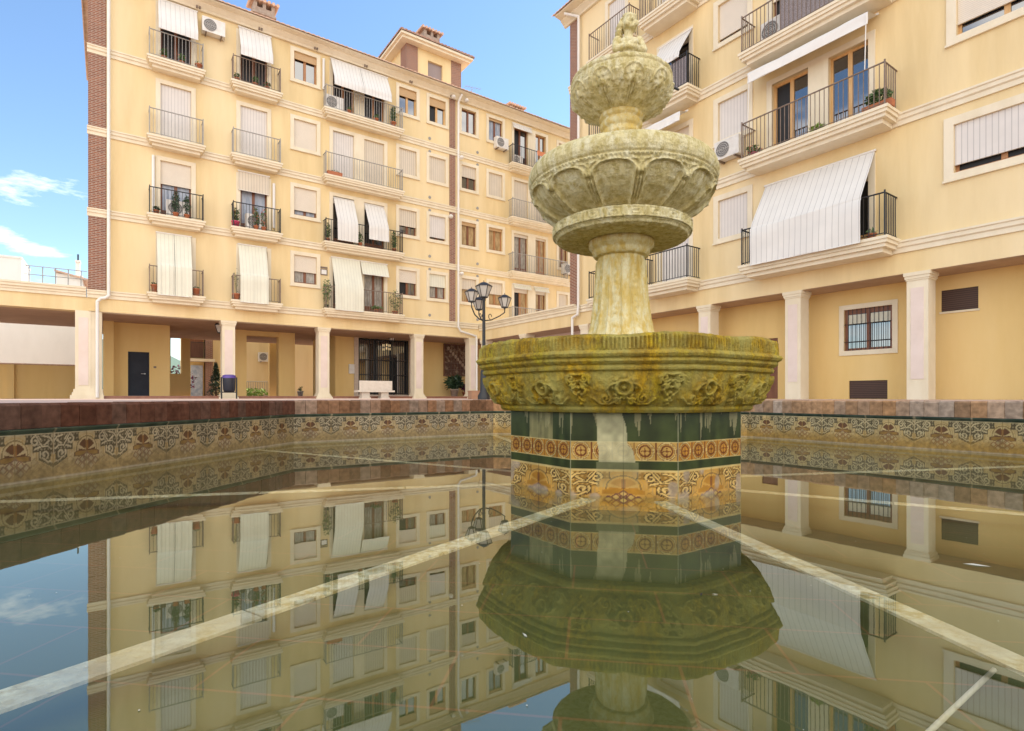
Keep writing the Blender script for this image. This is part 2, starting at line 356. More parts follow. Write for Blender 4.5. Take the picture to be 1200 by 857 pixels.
def slab(b, x0, x1, zb, p, h=.33, rail='iron', rh=1.0, gap=.115, thin=False):
    m = MB(); z = zb-.02
    for k, (o, a, c) in enumerate(((.15, 0, .11), (.05, .11, .20), (0, .20, .285), (-.03, .285, .36))):
        m.box(x0+o, x1-o, -p+o, -.002, z+a+.0005, z+c)
    s = m.build('balcony', 'trim', b)
    railing(s, x0+.06, x1-.06, z+.36, p-.05, rh, rail, gap)
    return s, z+.36
def curtain(b, x0, x1, pts, m='fabric', name='awning', panels=1, bar=True):
    """fabric strip following (y,z) points, given a little thickness and sag between panels"""
    g = MB(); n = 14*panels; rows = []
    P = []
    for (y0, z0_), (y1, z1_) in zip(pts[:-1], pts[1:]):
        for k in range(4): t = k/4; P.append((y0+(y1-y0)*t, z0_+(z1_-z0_)*t))
    P.append(pts[-1]); vs = []; mm = len(P)
    for i in range(n+1):
        x = x0+(x1-x0)*i/n; wob = .012*math.sin(i*1.9)+.014*math.sin(i*.7+x)+rng.uniform(-.008, .008)
        for j, (y, z) in enumerate(P): vs.append((x, y+wob*(j/mm)+.012*math.sin(j*1.1+x*2), z-.010*math.sin(i*.9+x)*(j/mm)))
    fs = [(i*mm+j, (i+1)*mm+j, (i+1)*mm+j+1, i*mm+j+1) for i in range(n) for j in range(mm-1)]
    g.add(vs, fs, 0, True)
    g.add([(v[0], v[1]+.006, v[2]) for v in vs], fs, 0, True)
    if bar:
        y, z = pts[0]; g.cyl((x0-.03, y, z+.02), (x1+.03, y, z+.02), .03, .03, 8, 1)
        y, z = pts[-1]; g.cyl((x0, y, z), (x1, y, z), .014, .014, 6, 1)
    for k in range(1, panels):
        x = x0+(x1-x0)*k/panels
        for (y0, z0_), (y1, z1_) in zip(pts[:-1], pts[1:]): g.cyl((x, y0-.008, z0_), (x, y1-.008, z1_), .007, .007, 4, 2)
    return g.build(name, [m, 'white', 'fan'], b)
def ac_unit(loc, rotz, label, w=.82, h=.58, d=.3, bracket=True, fanx=-.13):
    t = thing('air_conditioner', loc, rotz, label, 'air conditioner', 'outdoor air conditioning units')
    m = MB().box(-w/2, w/2, -d, 0, 0, h); m.box(-w/2-.006, w/2+.006, -d-.006, .002, h-.05, h-.03)
    m.box(w*.24, w*.243, -d-.004, -d, .03, h-.06); m.build('casing', 'ac', t)
    g = MB(); r = h*.40; c = (fanx, -d-.004, h*.5)
    g.cyl((c[0], -d-.012, c[2]), (c[0], -d-.003, c[2]), r, r, 24)
    gg_ = g.build('fan_grille', 'fan', t); k = MB()
    k.cyl((c[0]-r, -d-.015, c[2]), (c[0]+r, -d-.015, c[2]), .004, .004, 4)
    for q in (.25, .5, .75, 1):
        pts = [(c[0]+r*q*math.cos(a*math.pi/10), -d-.015, c[2]+r*q*math.sin(a*math.pi/10)) for a in range(21)]; k.tube(pts, .004, 4)
    k.build('fan_guard', 'ac', gg_)
    if bracket: MB().box(-w*.36, -w*.31, -d-.02, .05, -.05, -.002).box(w*.31, w*.36, -d-.02, .05, -.05, -.002).build('bracket', 'iron_brown', t)
    else: MB().box(-w*.36, -w*.28, -d, 0, -.04, -.001).box(w*.28, w*.36, -d, 0, -.04, -.001).build('bracket', 'iron_brown', t)
    return t
def pot_plant(loc, label, h=.35, r=.13, leaf='leaf', pot='terracotta', pr=.1, ph=.16, n=90, size=.05, long=1.3, flowers=0, group='potted plants on balconies', box=False, trail=False):
    t = thing('potted_plant', loc, R(35), label, 'potted plant', group); m = MB()
    if box: m.prism([(-.09, 0), (-.11, .17), (.11, .17), (.09, 0)], -.33, .33)
    else: m.lathe([(0, 0), (pr*.72, 0), (pr, ph*.85), (pr*1.1, ph*.85), (pr*1.1, ph), (pr*.9, ph), (pr*.88, ph*.9), (0, ph*.9)], n=16)
    m.build('pot', pot, t)
    f = MB().leaves((0, 0, ph+h*.5), (r*(2.4 if box else 1), r, h*.55), n, size, 0, long, .3)
    for _ in range(5): f.cyl((0, 0, ph*.8), (rng.uniform(-r, r)*.7, rng.uniform(-r, r)*.7, ph+h*.8), .005, .003, 4)
    if trail: f.leaves((0, -.12, ph*.3), (r, .05, h*.6), n//2, size, 0, long)
    f.build('foliage', leaf, t)
    if flowers: MB().leaves((0, -.02, ph+h*.55), (r*(2.2 if box else 1), r, h*.5), flowers, size*.8, 0, .7).build('flower', 'flower', t)
    return t

# ============================================================ SETTING: plaza ground with an octagonal hole for the pool
POOL = [(-2.11, 5.39), (-.225, 6.70), (2.61, 6.20), (4.10, 3.71), (3.77, 1.0), (1.40, -.66), (-1.43, -.16), (-2.56, 2.52)]
FC = Vector((.59, 3.02, 0))
def outset(poly, d):
    r = []; n = len(poly)
    for i in range(n):
        p0, p1, p2 = (Vector(poly[(i-1) % n]), Vector(poly[i]), Vector(poly[(i+1) % n]))
        a = (p1-p0).normalized(); b = (p2-p1).normalized(); na = Vector((-a.y, a.x)); nb = Vector((-b.y, b.x)); k = (na+nb)/(1+na.dot(nb)); r.append(tuple(p1+k*d))
    return r
OUT = outset(POOL, .34)
g = MB(); n = 8; ring = [(x, y, -.05) for x, y in OUT]
mid = [(FC.x+(x-FC.x)*7, FC.y+(y-FC.y)*7, -.05) for x, y in OUT]; far = [(FC.x+(x-FC.x)*500, FC.y+(y-FC.y)*500, -.05) for x, y in OUT]
g.add(ring+mid+far, [(i, (i+1) % n, n+(i+1) % n, n+i) for i in range(n)]+[(n+i, n+(i+1) % n, 2*n+(i+1) % n, 2*n+i) for i in range(n)])
g.build('plaza_ground', 'paving', kind='structure')

# ------------------------------------------------------------ pool
basin = thing('fountain_basin', (FC.x, FC.y, -.5), 0, 'octagonal sunken pool lined with patterned ceramic tiles and a red brick rim', 'pool')
def stroke(X, Y, pts):
    d = np.full(X.shape, 9.0); pts = np.array(pts)
    for (ax, ay), (bx, by) in zip(pts[:-1], pts[1:]):
        vx, vy = bx-ax, by-ay; l = vx*vx+vy*vy+1e-12; t = np.clip(((X-ax)*vx+(Y-ay)*vy)/l, 0, 1); d = np.minimum(d, np.hypot(X-ax-t*vx, Y-ay-t*vy))
    return d
def spiral(cx, cy, r, a0, turns, s=1, n=18):
    return [(cx+s*r*(1-.8*k/n)*math.cos(a0+2*math.pi*turns*k/n), cy+r*(1-.8*k/n)*math.sin(a0+2*math.pi*turns*k/n)) for k in range(n+1)]
CREAM = np.array((.60,.50,.31)); TAN = np.array((.50,.37,.18)); GOLD = np.array((.38,.22,.06)); DK = np.array((.035,.035,.028)); WH = np.array((.58,.53,.40)); OX = np.array((.09,.022,.015)); GRN = np.array((.035,.06,.04)); PUR = np.array((.20,.10,.10))
def azulejo(X, Y, gold=GOLD, ped_=None):
    """Renaissance scroll-and-arch tile; X centred on the scroll cross, Y downwards from the top, period .40"""
    X = (X+.2) % .4-.2; A = np.abs(X); c = np.empty(X.shape+(3,)); CREAM = ped_[0] if ped_ else globals()['CREAM']; WH = ped_[1] if ped_ else globals()['WH']; OX = ped_[2] if ped_ else globals()['OX']; DK = ped_[3] if ped_ else globals()['DK']; c[:] = CREAM
    def put(m, col): c[m] = col
    put(Y > .135, TAN*.6+CREAM*.4); put(Y > .165, gold*.55+CREAM*.45)
    lat = np.abs(np.sin(X*62+Y*70))*np.abs(np.sin(X*62-Y*70)); put((Y > .145) & (lat < .07), TAN*.8)
    st = np.interp(Y, [0, .045, .0451, .085, .0851, .12, .145, .16], [.15, .15, .112, .112, .078, .078, .03, 0])
    d = A-st; put((d < .016) & (Y < .172), TAN); put((d < .010) & (Y < .168), CREAM); put((d < .003) & (Y < .16), DK); put((d < -.002) & (Y < .155), np.array((.05,.05,.04)) if ped_ is None else np.array((.34,.22,.06)))
    inside = (d < -.001) & (Y < .155)
    for pts, w in ((spiral(.098, .036, .030, 2.6, 1.35), .0048), (spiral(.046, .098, .028, -.5, 1.3), .0046), ([(0, .0), (.014, .03), (.05, .055), (.1, .07)], .0045), ([(.012, .075), (.03, .06), (.06, .062), (.10, .0)], .0035), ([(.005, .13), (.03, .132), (.06, .112)], .004), ([(.0, .045), (.02, .02), (.055, .012)], .004)):
        dd = stroke(A, Y, pts); put((dd < w+.004) & inside, DK); put((dd < w) & inside, WH)
    put((np.hypot(A/.9, (Y-.118)/1.5) < .016) & inside, TAN); put((A < .004) & inside & (Y < .10), WH)
    B = .2-A                                   # distance from the arch axis
    arch = np.hypot(B, (Y-.09))
    put((np.abs(arch-.085) < .011) & (Y < .10) & ~inside, TAN); put((np.abs(arch-.085) < .007) & (Y < .10) & ~inside, CREAM*.9)
    put((np.abs(arch-.064) < .003) & (Y < .105), TAN*.5)
    ang = np.arctan2(B, .095-Y); pet = (arch < .052) & (arch > .010) & (np.abs(np.sin(ang*2.6)) > .42) & (Y < .10); put(pet, OX); put((B < .007) & (Y > .045) & (Y < .10), np.array((.30,.12,.03)))
    wing = (np.abs(Y-.108-.10*(B-.04)) < .012-.16*np.abs(B-.045)) & (B < .07); put((np.abs(Y-.108-.10*(B-.04)) < .016-.16*np.abs(B-.045)) & (B < .08), OX*.9+.02); put(wing, gold*.75)
    for bx, by in ((0, .12), (.028, .138), (0, .155), (.056, .15), (.028, .172)):
        q = np.abs(B-bx)+np.abs(Y-by); put(np.abs(q-.018) < .004, PUR); put(q < .012, WH*.9)
    free = (d > .017) & (arch > .09) & (Y < .2)
    l1 = np.abs(np.sin(X*95+np.sin(Y*80)*1.6))*np.abs(np.sin(Y*110+np.sin(X*60)*1.4)); c[free & (l1 < .16)] = c[free & (l1 < .16)]*.55+np.array((.16,.09,.05))*.45
    fl_ = inside & (np.abs(np.sin(X*170)*np.sin(Y*150)) > .72); c[fl_] = c[fl_]*.5+WH*.5
    put(Y < .004, WH*.9)
    put((np.abs((np.abs(X)) - .2) < .0012) | (np.abs(X) < .0016), TAN*.45)
    return c
def vnoise(X, Y, f, seed=0):
    r = np.random.RandomState(seed); T = r.rand(64, 64); x = X*f; y = Y*f; i = np.floor(x).astype(int); j = np.floor(y).astype(int); a = x-i; b = y-j; a = a*a*(3-2*a); b = b*b*(3-2*b)
    return (T[i % 64, j % 64]*(1-a)+T[(i+1) % 64, j % 64]*a)*(1-b)+(T[i % 64, (j+1) % 64]*(1-a)+T[(i+1) % 64, (j+1) % 64]*a)*b
COP = outset(POOL, .30); LIPI = outset(POOL, -.012)
WT = -.03
for i in range(8):
    p, q = Vector(POOL[i]), Vector(POOL[(i+1) % 8]); Ln = (q-p).length; d = (q-p).normalized(); o = Vector((-d.y, d.x))   # o points outwards
    far_side = i in (0, 1, 2, 7)
    w = MB()   # wall core
    def P3(s, off, z, p=p, d=d, o=o): k = p+d*s+o*off; return (k.x-FC.x, k.y-FC.y, z+.5)
    w.add([P3(0, .004, -.55), P3(Ln, .004, -.55), P3(Ln, .004, -.06), P3(0, .004, -.06), P3(-.1, .33, -.55), P3(Ln+.1, .33, -.55), P3(Ln+.1, .33, -.06), P3(-.1, .33, -.06)], [(0, 1, 2, 3), (4, 5, 6, 7), (3, 2, 6, 7), (0, 1, 5, 4), (0, 3, 7, 4), (1, 2, 6, 5)])
    bw = w.build('basin_wall', 'granite', basin)
    # tile frieze
    step = .004 if far_side else .02
    s = np.arange(0, Ln+step, step); s[-1] = Ln; z = np.arange(-.53, -.182+.0001, .004 if far_side else .02)
    Sg, Zg = np.meshgrid(s, z, indexing='ij'); ph = {7: Ln, 0: 0.0, 1: .2, 2: 0.0}.get(i, 0)
    off = {7: Ln-.0, 0: .36, 1: .14, 2: .04}.get(i, 0)
    X = Sg-off; Y = (-.19-Zg)
    c = azulejo(X, np.clip(Y, 0, 9)*.86); c = c*.84+TAN*.16
    gold_side = i in (1, 2)
    n1 = vnoise(Sg+5, Zg+9, 9, 1+i); n2 = vnoise(Sg+5, Zg+9, 60, 4+i)
    wear = (np.clip((-.30-Zg)/.10, 0, 1))[..., None]; alg = np.array((.40,.25,.05) if gold_side else (.33,.27,.13))
    c = c*(1-.6*wear)+alg*.6*wear*(.7+.6*n2[..., None])
    c = c*(.74+.28*n1[..., None])*(np.array((.88, .80, .70)) if not gold_side else 1)
    if gold_side: c = c*np.array((1.12,1.0,.72))
    tide = (np.exp(-((Zg+.432+.003*n2)/.006)**2)*.55)[..., None]; c = c*(1-tide)+np.array((.52,.47,.36))*tide
    foot = (np.abs(Zg+.485) < .008)[..., None]; c = np.where(foot, np.array((.45,.38,.28)), c)
    P = np.empty(Sg.shape+(3,)); P[..., 0] = p.x+d.x*Sg-FC.x; P[..., 1] = p.y+d.y*Sg-FC.y; P[..., 2] = Zg+.5
    grid('tile_frieze', P, 'tiles', bw, c)
    # green glazed quarter-round under the coping
    step = .01; s = np.arange(0, Ln+step, step); s[-1] = Ln; a = np.linspace(0, math.pi/2, 6)
    prof = [(0.0, -.190)]+[(-.012*math.sin(t)-.001, -.186+.024*(1-math.cos(t))*.0+.022*t/(math.pi/2)) for t in a]+[(0, -.162)]
    P = np.empty((len(s), len(prof), 3)); cc = np.empty(P.shape)
    for k, (of, zz) in enumerate(prof):
        P[:, k, 0] = p.x+d.x*s+o.x*of-FC.x; P[:, k, 1] = p.y+d.y*s+o.y*of-FC.y; P[:, k, 2] = zz+.5
        v = vnoise(s*3, s*0+k*.01+i, 7, 3); cc[:, k] = np.where((((s-off) % .4) < .012)[:, None], CREAM*.6, GRN*1.0*(1-v[:, None]*.6)+np.array((.13,.15,.10))*v[:, None]*.6)
    grid('glazed_bead', P, 'glaze', bw, cc)
    # brick coping: one piece per brick, each a little different
    cb = MB(); k = int(Ln/.105); cols = []
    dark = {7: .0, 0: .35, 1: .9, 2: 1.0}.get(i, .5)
    for j in range(k):
        s0, s1 = Ln*j/k+.0014, Ln*(j+1)/k-.0014; dz = rng.uniform(-.004, .004); io = rng.uniform(-.018, -.010); h0 = -.16
        f0 = .09*(1 if j == 0 else 0); 
        vs = [P3(s0, io, h0), P3(s1, io, h0), P3(s1, io, WT+dz-.012), P3(s0, io, WT+dz-.012), P3(s0, io+.010, WT+dz), P3(s1, io+.010, WT+dz), P3(s1, .30, WT+dz), P3(s0, .30, WT+dz), P3(s1, .30, h0), P3(s0, .30, h0)]
        cb.add(vs, [(0, 1, 2, 3), (3, 2, 5, 4), (4, 5, 6, 7), (7, 6, 8, 9), (0, 9, 8, 1), (0, 3, 4, 7, 9), (1, 8, 6, 5, 2)])
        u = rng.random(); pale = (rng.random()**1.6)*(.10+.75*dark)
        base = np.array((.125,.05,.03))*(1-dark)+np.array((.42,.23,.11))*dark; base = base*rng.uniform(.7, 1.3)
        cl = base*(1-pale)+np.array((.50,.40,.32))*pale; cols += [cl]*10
    cb.add([P3(0, .0, -.162), P3(Ln, 0, -.162), P3(Ln, .0, WT-.02), P3(0, .0, WT-.02), P3(0, .29, WT-.02), P3(Ln, .29, WT-.02)], [(0, 1, 2, 3), (3, 2, 5, 4)]); cols += [np.array((.34,.27,.22))]*6
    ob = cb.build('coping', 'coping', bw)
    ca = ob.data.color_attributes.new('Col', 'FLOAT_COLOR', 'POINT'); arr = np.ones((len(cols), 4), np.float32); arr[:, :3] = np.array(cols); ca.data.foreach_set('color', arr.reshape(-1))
# pool floor of greenish slabs with rusty joints
pf = MB().add([(x-FC.x, y-FC.y, 0) for x, y in outset(POOL, .02)], [tuple(range(8))])
fm = bpy.data.materials.new('pool_floor'); fm.use_nodes = True; t = fm.node_tree; n_ = t.nodes; b = n_['Principled BSDF']; b.inputs['Roughness'].default_value = .8
g0 = n_.new('ShaderNodeTexCoord'); mp_ = n_.new('ShaderNodeMapping'); mp_.inputs['Rotation'].default_value = (0, 0, R(8)); t.links.new(g0.outputs['Object'], mp_.inputs[0])
bk = n_.new('ShaderNodeTexBrick'); bk.inputs['Scale'].default_value = 1; bk.inputs['Brick Width'].default_value = .42; bk.inputs['Row Height'].default_value = .20; bk.inputs['Mortar Size'].default_value = .0032
bk.inputs['Color1'].default_value = (.058,.078,.018,1); bk.inputs['Color2'].default_value = (.075,.09,.022,1); bk.inputs['Mortar'].default_value = (.18,.10,.035,1); t.links.new(mp_.outputs[0], bk.inputs['Vector'])
z1 = n_.new('ShaderNodeTexNoise'); z1.inputs['Scale'].default_value = 1.6; z1.inputs['Detail'].default_value = 8; t.links.new(g0.outputs['Object'], z1.inputs['Vector'])
sx = n_.new('ShaderNodeSeparateXYZ'); t.links.new(g0.outputs['Object'], sx.inputs[0])
xm = n_.new('ShaderNodeMix'); xm.data_type = 'RGBA'; xm.inputs['B'].default_value = (.13,.07,.025,1); rr = n_.new('ShaderNodeMapRange'); rr.inputs['From Min'].default_value = -1.2; rr.inputs['From Max'].default_value = 2.2
am = n_.new('ShaderNodeMath'); am.operation = 'MULTIPLY_ADD'; am.inputs[1].default_value = 2.0; t.links.new(z1.outputs['Fac'], am.inputs[0]); t.links.new(sx.outputs['Y'], am.inputs[2]); t.links.new(am.outputs[0], rr.inputs['Value'])
t.links.new(rr.outputs[0], xm.inputs['Factor']); t.links.new(bk.outputs['Color'], xm.inputs['A']); t.links.new(xm.outputs['Result'], b.inputs['Base Color'])
pf.build('pool_floor', fm, basin)
M['marble'] = mat('marble', (.90,.82,.66), (.60,.44,.20), .85, 34, .006, 90, lo=.40, hi=.60, c3=(.60,.53,.44), s3=4)
ang0 = R(-100-22.5)
def strip_run(A, B, z, hw=.037, seed=1):
    r_ = random.Random(seed); A = Vector(A); B = Vector(B); d = (B-A); Ln = d.length; d.normalize(); nv = Vector((-d.y, d.x)); s0 = 0; m = MB()
    while s0 < Ln-.02:
        s1 = min(s0+r_.uniform(.45, .62), Ln); h1 = hw+r_.uniform(-.003, .003); zz = z+.5
        c = [(A+d*s+nv*w_) for s, w_ in ((s0, -h1), (s1-.005, -h1), (s1-.005, h1), (s0, h1))]
        m.add([(p.x-FC.x, p.y-FC.y, zz) for p in c]+[(p.x-FC.x, p.y-FC.y, zz-.006) for p in c], [(0, 1, 2, 3), (0, 1, 5, 4), (1, 2, 6, 5), (2, 3, 7, 6), (3, 0, 4, 7)]); s0 = s1
    m.build('floor_strip', 'marble', basin)
strip_run((.335, 2.435), (-1.42, -.195), -.4408, .034, seed=3); strip_run((.63, 2.37), (1.03, -.33), -.4408, .027, seed=5)
for k in range(8):
    if k in (0, 1): continue
    a = ang0+k*math.pi/4; dv = Vector((math.cos(a), math.sin(a))); nv = Vector((-dv.y, dv.x)); best = 9
    c2 = Vector((FC.x, FC.y))
    for i in range(8):
        p, q = Vector(POOL[i]), Vector(POOL[(i+1) % 8]); e = q-p; den = dv.x*e.y-dv.y*e.x
        if abs(den) > 1e-6:
            w_ = p-c2; tt = (w_.x*e.y-w_.y*e.x)/den; uu = (w_.x*dv.y-w_.y*dv.x)/den
            if tt > 0 and -.001 <= uu <= 1.001: best = min(best, tt)
    m = MB(); s0 = .58
    while s0 < best-.02:
        s1 = min(s0+rng.uniform(.55, .75), best-.005); hw = .036
        m.add([(*(dv*s+nv*w_), .052) for s, w_ in ((s0, -hw), (s1-.006, -hw), (s1-.006, hw), (s0, hw))], [(0, 1, 2, 3)]); s0 = s1
    m.build('floor_strip', 'marble', basin)
# a pale pipe and crossing joint lying on the pool floor, lower right of the view
pp = MB().tube([(.864-FC.x, 1.0-FC.y, .012), (.611-FC.x, .816-FC.y, .012), (-.08-FC.x, .314-FC.y, .012)], .0045, 6)
pp.build('water_pipe', 'stone_white', basin)

# water: calm, mirror-like, slightly tinted
wm = bpy.data.materials.new('water'); wm.use_nodes = True; t = wm.node_tree; n_ = t.nodes; n_.clear()
wo = n_.new('ShaderNodeOutputMaterial'); ms = n_.new('ShaderNodeMixShader'); tr = n_.new('ShaderNodeBsdfTransparent'); tr.inputs[0].default_value = (.95,.97,.84,1)
gl = n_.new('ShaderNodeBsdfGlossy'); gl.inputs['Roughness'].default_value = .012; gl.inputs['Color'].default_value = (.94,.99,.92,1); fr = n_.new('ShaderNodeFresnel'); fr.inputs['IOR'].default_value = 2.05
gg = n_.new('ShaderNodeNewGeometry'); wz = n_.new('ShaderNodeTexNoise'); wz.inputs['Scale'].default_value = 9; wz.inputs['Detail'].default_value = 2; t.links.new(gg.outputs['Position'], wz.inputs['Vector'])
bp = n_.new('ShaderNodeBump'); bp.inputs['Distance'].default_value = .00005; bp.inputs['Strength'].default_value = 1; t.links.new(wz.outputs['Fac'], bp.inputs['Height']); t.links.new(bp.outputs[0], gl.inputs['Normal'])
df = n_.new('ShaderNodeBsdfDiffuse'); df.inputs[0].default_value = (.20,.21,.06,1); m2 = n_.new('ShaderNodeMixShader'); m2.inputs[0].default_value = .04
t.links.new(tr.outputs[0], m2.inputs[1]); t.links.new(df.outputs[0], m2.inputs[2])
bfm = n_.new('ShaderNodeMapRange'); bfm.inputs['To Min'].default_value = 2.05; bfm.inputs['To Max'].default_value = 1/2.05   # same reflectance from either side
t.links.new(gg.outputs['Backfacing'], bfm.inputs['Value']); t.links.new(bfm.outputs[0], fr.inputs['IOR'])
t.links.new(fr.outputs[0], ms.inputs[0]); t.links.new(m2.outputs[0], ms.inputs[1]); t.links.new(gl.outputs[0], ms.inputs[2]); t.links.new(ms.outputs[0], wo.inputs[0])
water = MB().add([(x, y, -.44) for x, y in outset(POOL, .003)], [tuple(range(8))]).build('water', wm, kind='structure')
if water.data.polygons[0].normal.z < 0: water.data.flip_normals()

# ============================================================ FOUNTAIN
FT = thing('stone_fountain', (FC.x, FC.y, -.5), 0, 'tall mossy stone fountain with tiered bowls on a tiled octagonal pedestal', 'fountain')
def octR(th, Rv):                      # radius of the octagon (vertex radius Rv) in direction th
    a = (th-ang0+math.pi*4) % (math.pi/4)-math.pi/8
    return Rv*np.cos(math.pi/8)/np.cos(a)
# --- pedestal, eight tiled faces
RP = .61; ped = None
core = MB(); vs = [(.592*math.cos(ang0+k*math.pi/4), .592*math.sin(ang0+k*math.pi/4)) for k in range(8)]
core.add([(x, y, .0) for x, y in vs]+[(x, y, .45) for x, y in vs], [(k, (k+1) % 8, 8+(k+1) % 8, 8+k) for k in range(8)])
ped = core.build('pedestal', 'granite', FT)
for k in range(8):
    a0, a1 = ang0+k*math.pi/4, ang0+(k+1)*math.pi/4; p = np.array((RP*math.cos(a0), RP*math.sin(a0))); q = np.array((RP*math.cos(a1), RP*math.sin(a1))); Ln = float(np.hypot(*(q-p)))
    st = .0035 if k in (7, 0, 1) else .012
    s = np.linspace(0, Ln, int(Ln/st)); z = np.linspace(-.5, -.062, int(.438/st)); Sg, Zg = np.meshgrid(s, z, indexing='ij')
    c = np.empty(Sg.shape+(3,)); GR = np.array((.040,.052,.012)); c[:] = GR
    v1 = vnoise(Sg*4+k*3, Zg*.6+9, 8, 5+k)
    c *= (.6+.9*v1)[..., None]
    # lime runs falling from the bowl
    dr = vnoise(Sg*7+k*7, Zg*.25+4, 9, 11+k)+.35*vnoise(Sg*20+k, Zg+4, 9, 2)
    top = (-.062-Zg); m = (dr > .82+top*2.6) & (Zg > -.19); c[m] = c[m]*.35+np.array((.42,.36,.18))*.65
    # middle band of ringed rosettes
    band = (Zg < -.193) & (Zg > -.279); y = (Zg+.236)/.043; xx = ((Sg-Ln*.0) % .0932-.0466)/.043; rr_ = np.hypot(xx, y); th_ = np.arctan2(y, xx)
    ORG = np.array((.52,.235,.03)) if k != 0 else np.array((.56,.33,.08)); BR = np.array((.17,.045,.01)); CR = np.array((.68,.50,.19))
    c[band] = ORG; mm = band & (np.abs(rr_-.86) < .10); c[mm] = BR; mm = band & (np.abs(rr_-.86) < .05); c[mm] = CR
    mm = band & (np.abs(rr_-.55) < .09); c[mm] = BR; mm = band & (rr_ < .42) & (np.abs(np.sin(2*th_)) < .35) & (rr_ > .1); c[mm] = BR; mm = band & (rr_ < .14); c[mm] = BR
    mm = band & (rr_ > 1.02) & (np.abs(np.abs(xx)-1.08) < .07); c[mm] = BR
    edge = band & ((Zg > -.197) | (Zg < -.275)); c[edge] = CR
    # lower panel
    low = Zg < -.322; cz = azulejo((Sg-0)/1.0*(.4/Ln)*1.0, np.clip((-.324-Zg)*1.18, 0, 9), gold=np.array((.62,.36,.06)), ped_=(np.array((.62,.42,.13)), np.array((.74,.60,.30)), np.array((.50,.28,.05)), np.array((.07,.04,.02)))); cz = np.clip(cz*np.array((1.1,.88,.55)), 0, .8)
    fade = np.clip((vnoise(Sg*2+k*5, Zg*2+3, 9, 31)-.62)*5, 0, .8)[..., None]; cz = cz*(1-fade)+np.array((.50,.38,.26))*fade
    c[low] = cz[low]; mm = np.abs(Zg+.322) < .003; c[mm] = CR
    if k == 0:                                     # pale lime crust over the middle of the front face
        wv = .035*(vnoise(Sg*0, Zg, 25, 8)-.5)+.06*np.clip((-.06-Zg)/.3, 0, 1)
        mm = (Sg > .115+wv*.2) & (Sg < .225+wv) & (Zg > -.285); c[mm] = c[mm]*.15+np.array((.52,.47,.27))*.85*(.8+.4*vnoise(Sg, Zg, 40, 9)[mm])[:, None]
        mm = (Sg > .115) & (Sg < .30) & (Zg < -.285) & (Zg > -.40); c[mm] = c[mm]*.72+np.array((.45,.42,.22))*.28
    if k == 7:
        mm = (Sg > .16) & (Sg < .34) & (Zg > -.193); c[mm] = c[mm]*.45+np.array((.40,.33,.14))*.55*(.5+vnoise(Sg*3, Zg, 20, 9)[mm])[:, None]
    c[(s < .003) | (s > Ln-.003)] = np.array((.36,.34,.2))
    seam = np.abs(Sg-Ln/2*1.0) < .0018; c[seam] *= .7
    P = np.empty(Sg.shape+(3,)); P[..., 0] = p[0]+(q-p)[0]*Sg/Ln; P[..., 1] = p[1]+(q-p)[1]*Sg/Ln; P[..., 2] = Zg+.5
    grid('tiled_face', P, 'glaze', ped, c)
# --- carved lower bowl
prof = [(.50,-.066),(.60,-.068),(.652,-.066),(.668,-.052),(.668,-.040),(.676,-.034),(.700,-.005),(.724,.035),(.738,.075),(.744,.104),(.744,.110),(.760,.116),(.764,.128),(.756,.136),(.768,.142),(.780,.152),(.776,.164),(.788,.170),(.796,.182),(.790,.192),(.780,.196),(.780,.225),(.779,.250),(.772,.262),(.74,.266),(.66,.262),(.60,.22),(.55,.12),(.30,.04),(.02,.04)]
def densify(prof, step):
    o = []
    for (r0, z0), (r1, z1) in zip(prof[:-1], prof[1:]):
        k = max(1, int(math.hypot(r1-r0, z1-z0)/step)); o += [(r0+(r1-r0)*j/k, z0+(z1-z0)*j/k) for j in range(k)]
    return np.array(o+[prof[-1]])
pr = densify(prof, .0036); nT = 1800; TH = np.arange(nT)/nT*2*math.pi
T2, Ri = np.meshgrid(TH, pr[:, 0], indexing='ij'); _, Zi = np.meshgrid(TH, pr[:, 1], indexing='ij')
# arclength along the octagon perimeter at R=.72, zero at the middle of the front face
RR0 = octR(TH, .72); dx = RR0*np.cos(TH); dy = RR0*np.sin(TH); seg = np.hypot(np.roll(dx, -1)-dx, np.roll(dy, -1)-dy); arc = np.concatenate([[0], np.cumsum(seg)[:-1]]); k0 = int(((R(-100)) % (2*math.pi))/(2*math.pi)*nT); arc = arc-arc[k0]
A2 = np.repeat(arc[:, None], len(pr), 1); per = seg.sum(); npat = 12; pd = per/npat
def ridge(d, w, h): return h*np.exp(-(d/w)**2)
def rdg4(d, w, h): return h*np.exp(-(d/(w*1.05))**4)
# rosettes with scrolls
X = (A2+pd/2) % pd-pd/2; Y = Zi; rel = np.zeros_like(X)
rs = np.hypot(X, (Y-.040)*1.05); ths = np.arctan2(Y-.04, X)
rel += rdg4(rs-.030, .008, .016)+rdg4(rs, .010, .012)
rel = np.maximum(rel, .013*(rs < .060)*np.clip(1-np.abs(rs-.046)/.016, 0, 1)*(.55+.45*np.cos(ths*8)))
for sx_ in (1, -1):
    for pts, w in ((spiral(.075, -.005, .022, 2.2, 1.3), .0065), (spiral(.030, -.018, .016, 0.6, 1.2), .006), ([(.01, .0), (.03, -.012), (.06, -.03), (.10, -.028), (.125, -.005)], .006), ([(.03, .06), (.055, .05), (.07, .03), (.062, .012)], .006)):
        rel = np.maximum(rel, rdg4(stroke(X*sx_, Y, pts), w, .014))
rel = np.maximum(rel, rdg4(np.hypot(X, Y-.088), .012, .013))
